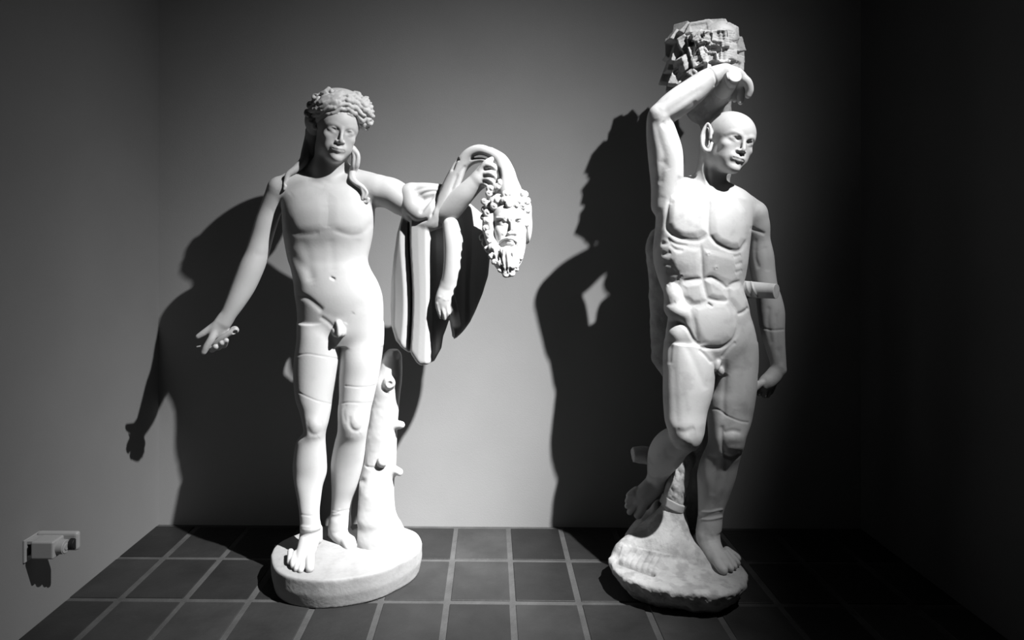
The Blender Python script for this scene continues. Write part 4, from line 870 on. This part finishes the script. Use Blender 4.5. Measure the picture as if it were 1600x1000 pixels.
def crown2():
    F = Field((.72, 2.12, 2.05), (1.32, 2.75, 2.72), .0042)
    F.blob(1098, 92, 2.53, 50, 55, 50, .02); F.blob(1115, 70, 2.48, 34, 45, 33, .02); F.chain([(1096, 106, 2.54, 44), (1098, 150, 2.57, 28)], .02)
    r = random.Random(21)
    def box(px, py, Y, a, b, c, tilt, spin, k=.003):
        Y = Y+.11; C = W(px, py, Y); u = S(Y); t = math.radians(tilt); q = math.radians(spin)
        R = np.array(Matrix.Rotation(q, 3, 'Z') @ Matrix.Rotation(t, 3, 'Y')); h = np.array([a, c, b])*u
        def fn(X, Y_, Z):
            x, y, z = X-C[0], Y_-C[1], Z-C[2]; L = [R[0, i]*x+R[1, i]*y+R[2, i]*z for i in range(3)]
            w_ = 1-.25*np.clip(L[2]/h[2], -1, 1)
            e = [np.abs(L[0])-h[0]*w_, np.abs(L[1])-h[1], np.abs(L[2])-h[2]]
            return np.maximum(np.maximum(e[0], e[1]), e[2])
        R_ = np.linalg.norm(h)*1.25; F.put(fn, C-R_, C+R_, k)
    blocks = [(a, b_, c_, w_*1.12, h_*1.12, d_, t_) for a, b_, c_, w_, h_, d_, t_ in [(1048, 76, 2.45, 7, 12, 12, -10), (1056, 60, 2.40, 9, 8, 12, 20), (1072, 50, 2.36, 9, 9, 12, 30), (1056, 85, 2.36, 6, 12, 9, 8), (1070, 70, 2.32, 8, 12, 8, -30), (1075, 66, 2.31, 5, 8, 8, -20), (1071, 96, 2.30, 11, 9, 9, -38), (1064, 106, 2.33, 8, 10, 9, -20),
              (1053, 100, 2.42, 9, 12, 12, 5), (1058, 122, 2.34, 9, 11, 10, 10), (1083, 115, 2.28, 6, 5, 8, 40), (1090, 66, 2.27, 6, 14, 9, -28), (1098, 88, 2.26, 7, 12, 9, -22), (1088, 88, 2.27, 8, 15, 8, -20), (1112, 58, 2.25, 18, 8, 8, -8), (1100, 60, 2.25, 12, 9, 8, 20),
              (1126, 62, 2.25, 10, 12, 9, 6), (1141, 58, 2.30, 8, 12, 10, 10), (1148, 72, 2.33, 7, 10, 12, -12), (1140, 84, 2.27, 7, 13, 9, 8), (1128, 84, 2.25, 7, 14, 8, -4), (1148, 100, 2.33, 9, 10, 12, 15), (1111, 90, 2.24, 9, 7, 7, 0), (1046, 118, 2.50, 10, 12, 12, 8), (1150, 88, 2.40, 7, 12, 14, 5), (1052, 132, 2.45, 8, 10, 10, 0),
              (1136, 50, 2.30, 12, 8, 12, 15), (1092, 44, 2.33, 18, 7, 12, -8), (1116, 42, 2.34, 18, 7, 14, 4), (1110, 104, 2.25, 9, 6, 6, -15)]]
    for b in blocks: box(*b[:6], b[6], r.uniform(-25, 25))
    for _ in range(24):      # the back and sides
        a = r.uniform(0, math.pi); z = r.uniform(-.6, .9); px = 1098+48*math.cos(a)*math.sqrt(1-z*z*.7); Y = 2.44+.14*math.sin(a); box(px, 88-45*z, Y, r.uniform(7, 11), r.uniform(9, 13), r.uniform(8, 12), r.uniform(-40, 40), r.uniform(-60, 60))
    V, Q = F.mesh(); V = relax(V, Q, 1, .3); s = Sculpt(V, Q)
    def comb(x0, y0, x1, y1, n, dx, dy, mm=9, w=1.6):
        for i in range(n):
            t = i/(n-1); x, y = x0+(x1-x0)*t, y0+(y1-y0)*t; s.groove([(x, y), (x+dx, y+dy)], w, mm, None, False)
    for b_ in blocks:
        if b_[2] < 2.34:
            q = math.radians(b_[6]); comb(b_[0]-b_[3]*.6*math.cos(q)+b_[4]*.5*math.sin(q), b_[1]-b_[4]*.5, b_[0]-b_[3]*.6*math.cos(q)-b_[4]*.5*math.sin(q), b_[1]+b_[4]*.5, 5, b_[3]*1.2*math.cos(q), b_[3]*1.2*math.sin(q), 4, 1.2)
    comb(1096, 56, 1100, 72, 6, 14, -7); comb(1122, 50, 1122, 62, 5, 8, -1); comb(1104, 78, 1108, 74, 2, 16, -4, 8, 2); comb(1112, 68, 1112, 80, 4, 14, -2); comb(1106, 84, 1108, 98, 6, 9, -1); comb(1052, 112, 1064, 126, 5, 5, -5); comb(1142, 92, 1156, 100, 5, -4, 8); comb(1088, 96, 1096, 112, 5, 6, -6)
    s.groove([(1100, 78), (1110, 70), (1124, 66)], 3, 16); s.groove([(1102, 80), (1114, 82), (1124, 78)], 2.5, 12); s.groove([(1079, 62), (1082, 80), (1078, 92)], 3, 18); s.groove([(1064, 78), (1062, 92), (1064, 102)], 3, 16); s.groove([(1131, 74), (1132, 95)], 2.5, 12)
    mesh_np('pine_crown', s.done(), Q, M_BARK, st2)
crown2()

# ================================================================== fitting on the left wall
def fitting():
    y0, y1 = 2.552, 2.624; z0, z1 = .305, .376; zm = (z0+z1)/2
    t = thing('electrical_fitting', (XL, (y0+y1)/2, zm), 'grey plastic electrical fitting sticking out low on the left wall', 'electrical fitting')
    bm = bmesh.new(); bx(bm, (XL, y0-.002, z0-.014), (XL+.008, y1+.02, z1+.006), .002); obj_bm('wall_plate', bm, M_PLASTIC, t)
    bm = bmesh.new(); bx(bm, (XL+.030, y0, z0), (XL+.122, y1, z1), .007); bx(bm, (XL+.006, y0+.012, z1-.016), (XL+.036, y1, z1-.002), .002); bx(bm, (XL+.006, y0+.012, z0+.002), (XL+.036, y1, z0+.010), .002)
    obj_bm('housing', bm, M_PLASTIC, t)
    bm = bmesh.new(); bx(bm, (XL+.006, y0+.030, z0+.008), (XL+.036, y1-.004, z1-.014), .002); obj_bm('dark_recess', bm, M_BLACK, t)
    def cyl(name, x0, x1, r, yc, m):
        bm = bmesh.new(); bmesh.ops.create_cone(bm, cap_ends=True, segments=44, radius1=r, radius2=r*.92, depth=x1-x0)
        bmesh.ops.bevel(bm, geom=[e for e in bm.edges if e.calc_face_angle(0) > .8], offset=.003, segments=3, affect='EDGES')
        bmesh.ops.rotate(bm, verts=bm.verts, matrix=Matrix.Rotation(math.pi/2, 3, 'Y')); bmesh.ops.translate(bm, verts=bm.verts, vec=((x0+x1)/2, yc, zm)); return obj_bm(name, bm, m, t)
    cyl('round_end', XL+.115, XL+.150, .030, y0+.040, M_PLASTIC)
    cyl('end_ring', XL+.147, XL+.153, .017, y0+.040, M_PLASTIC)
    bm = bmesh.new(); bx(bm, (XL+.004, y1-.006, z0+.004), (XL+.178, y1+.022, z1+.010), .012); obj_bm('rear_bracket', bm, M_PLASTIC, t)
    cyl('bracket_collar', XL+.150, XL+.172, .024, y0+.066, M_BLACK)
fitting()
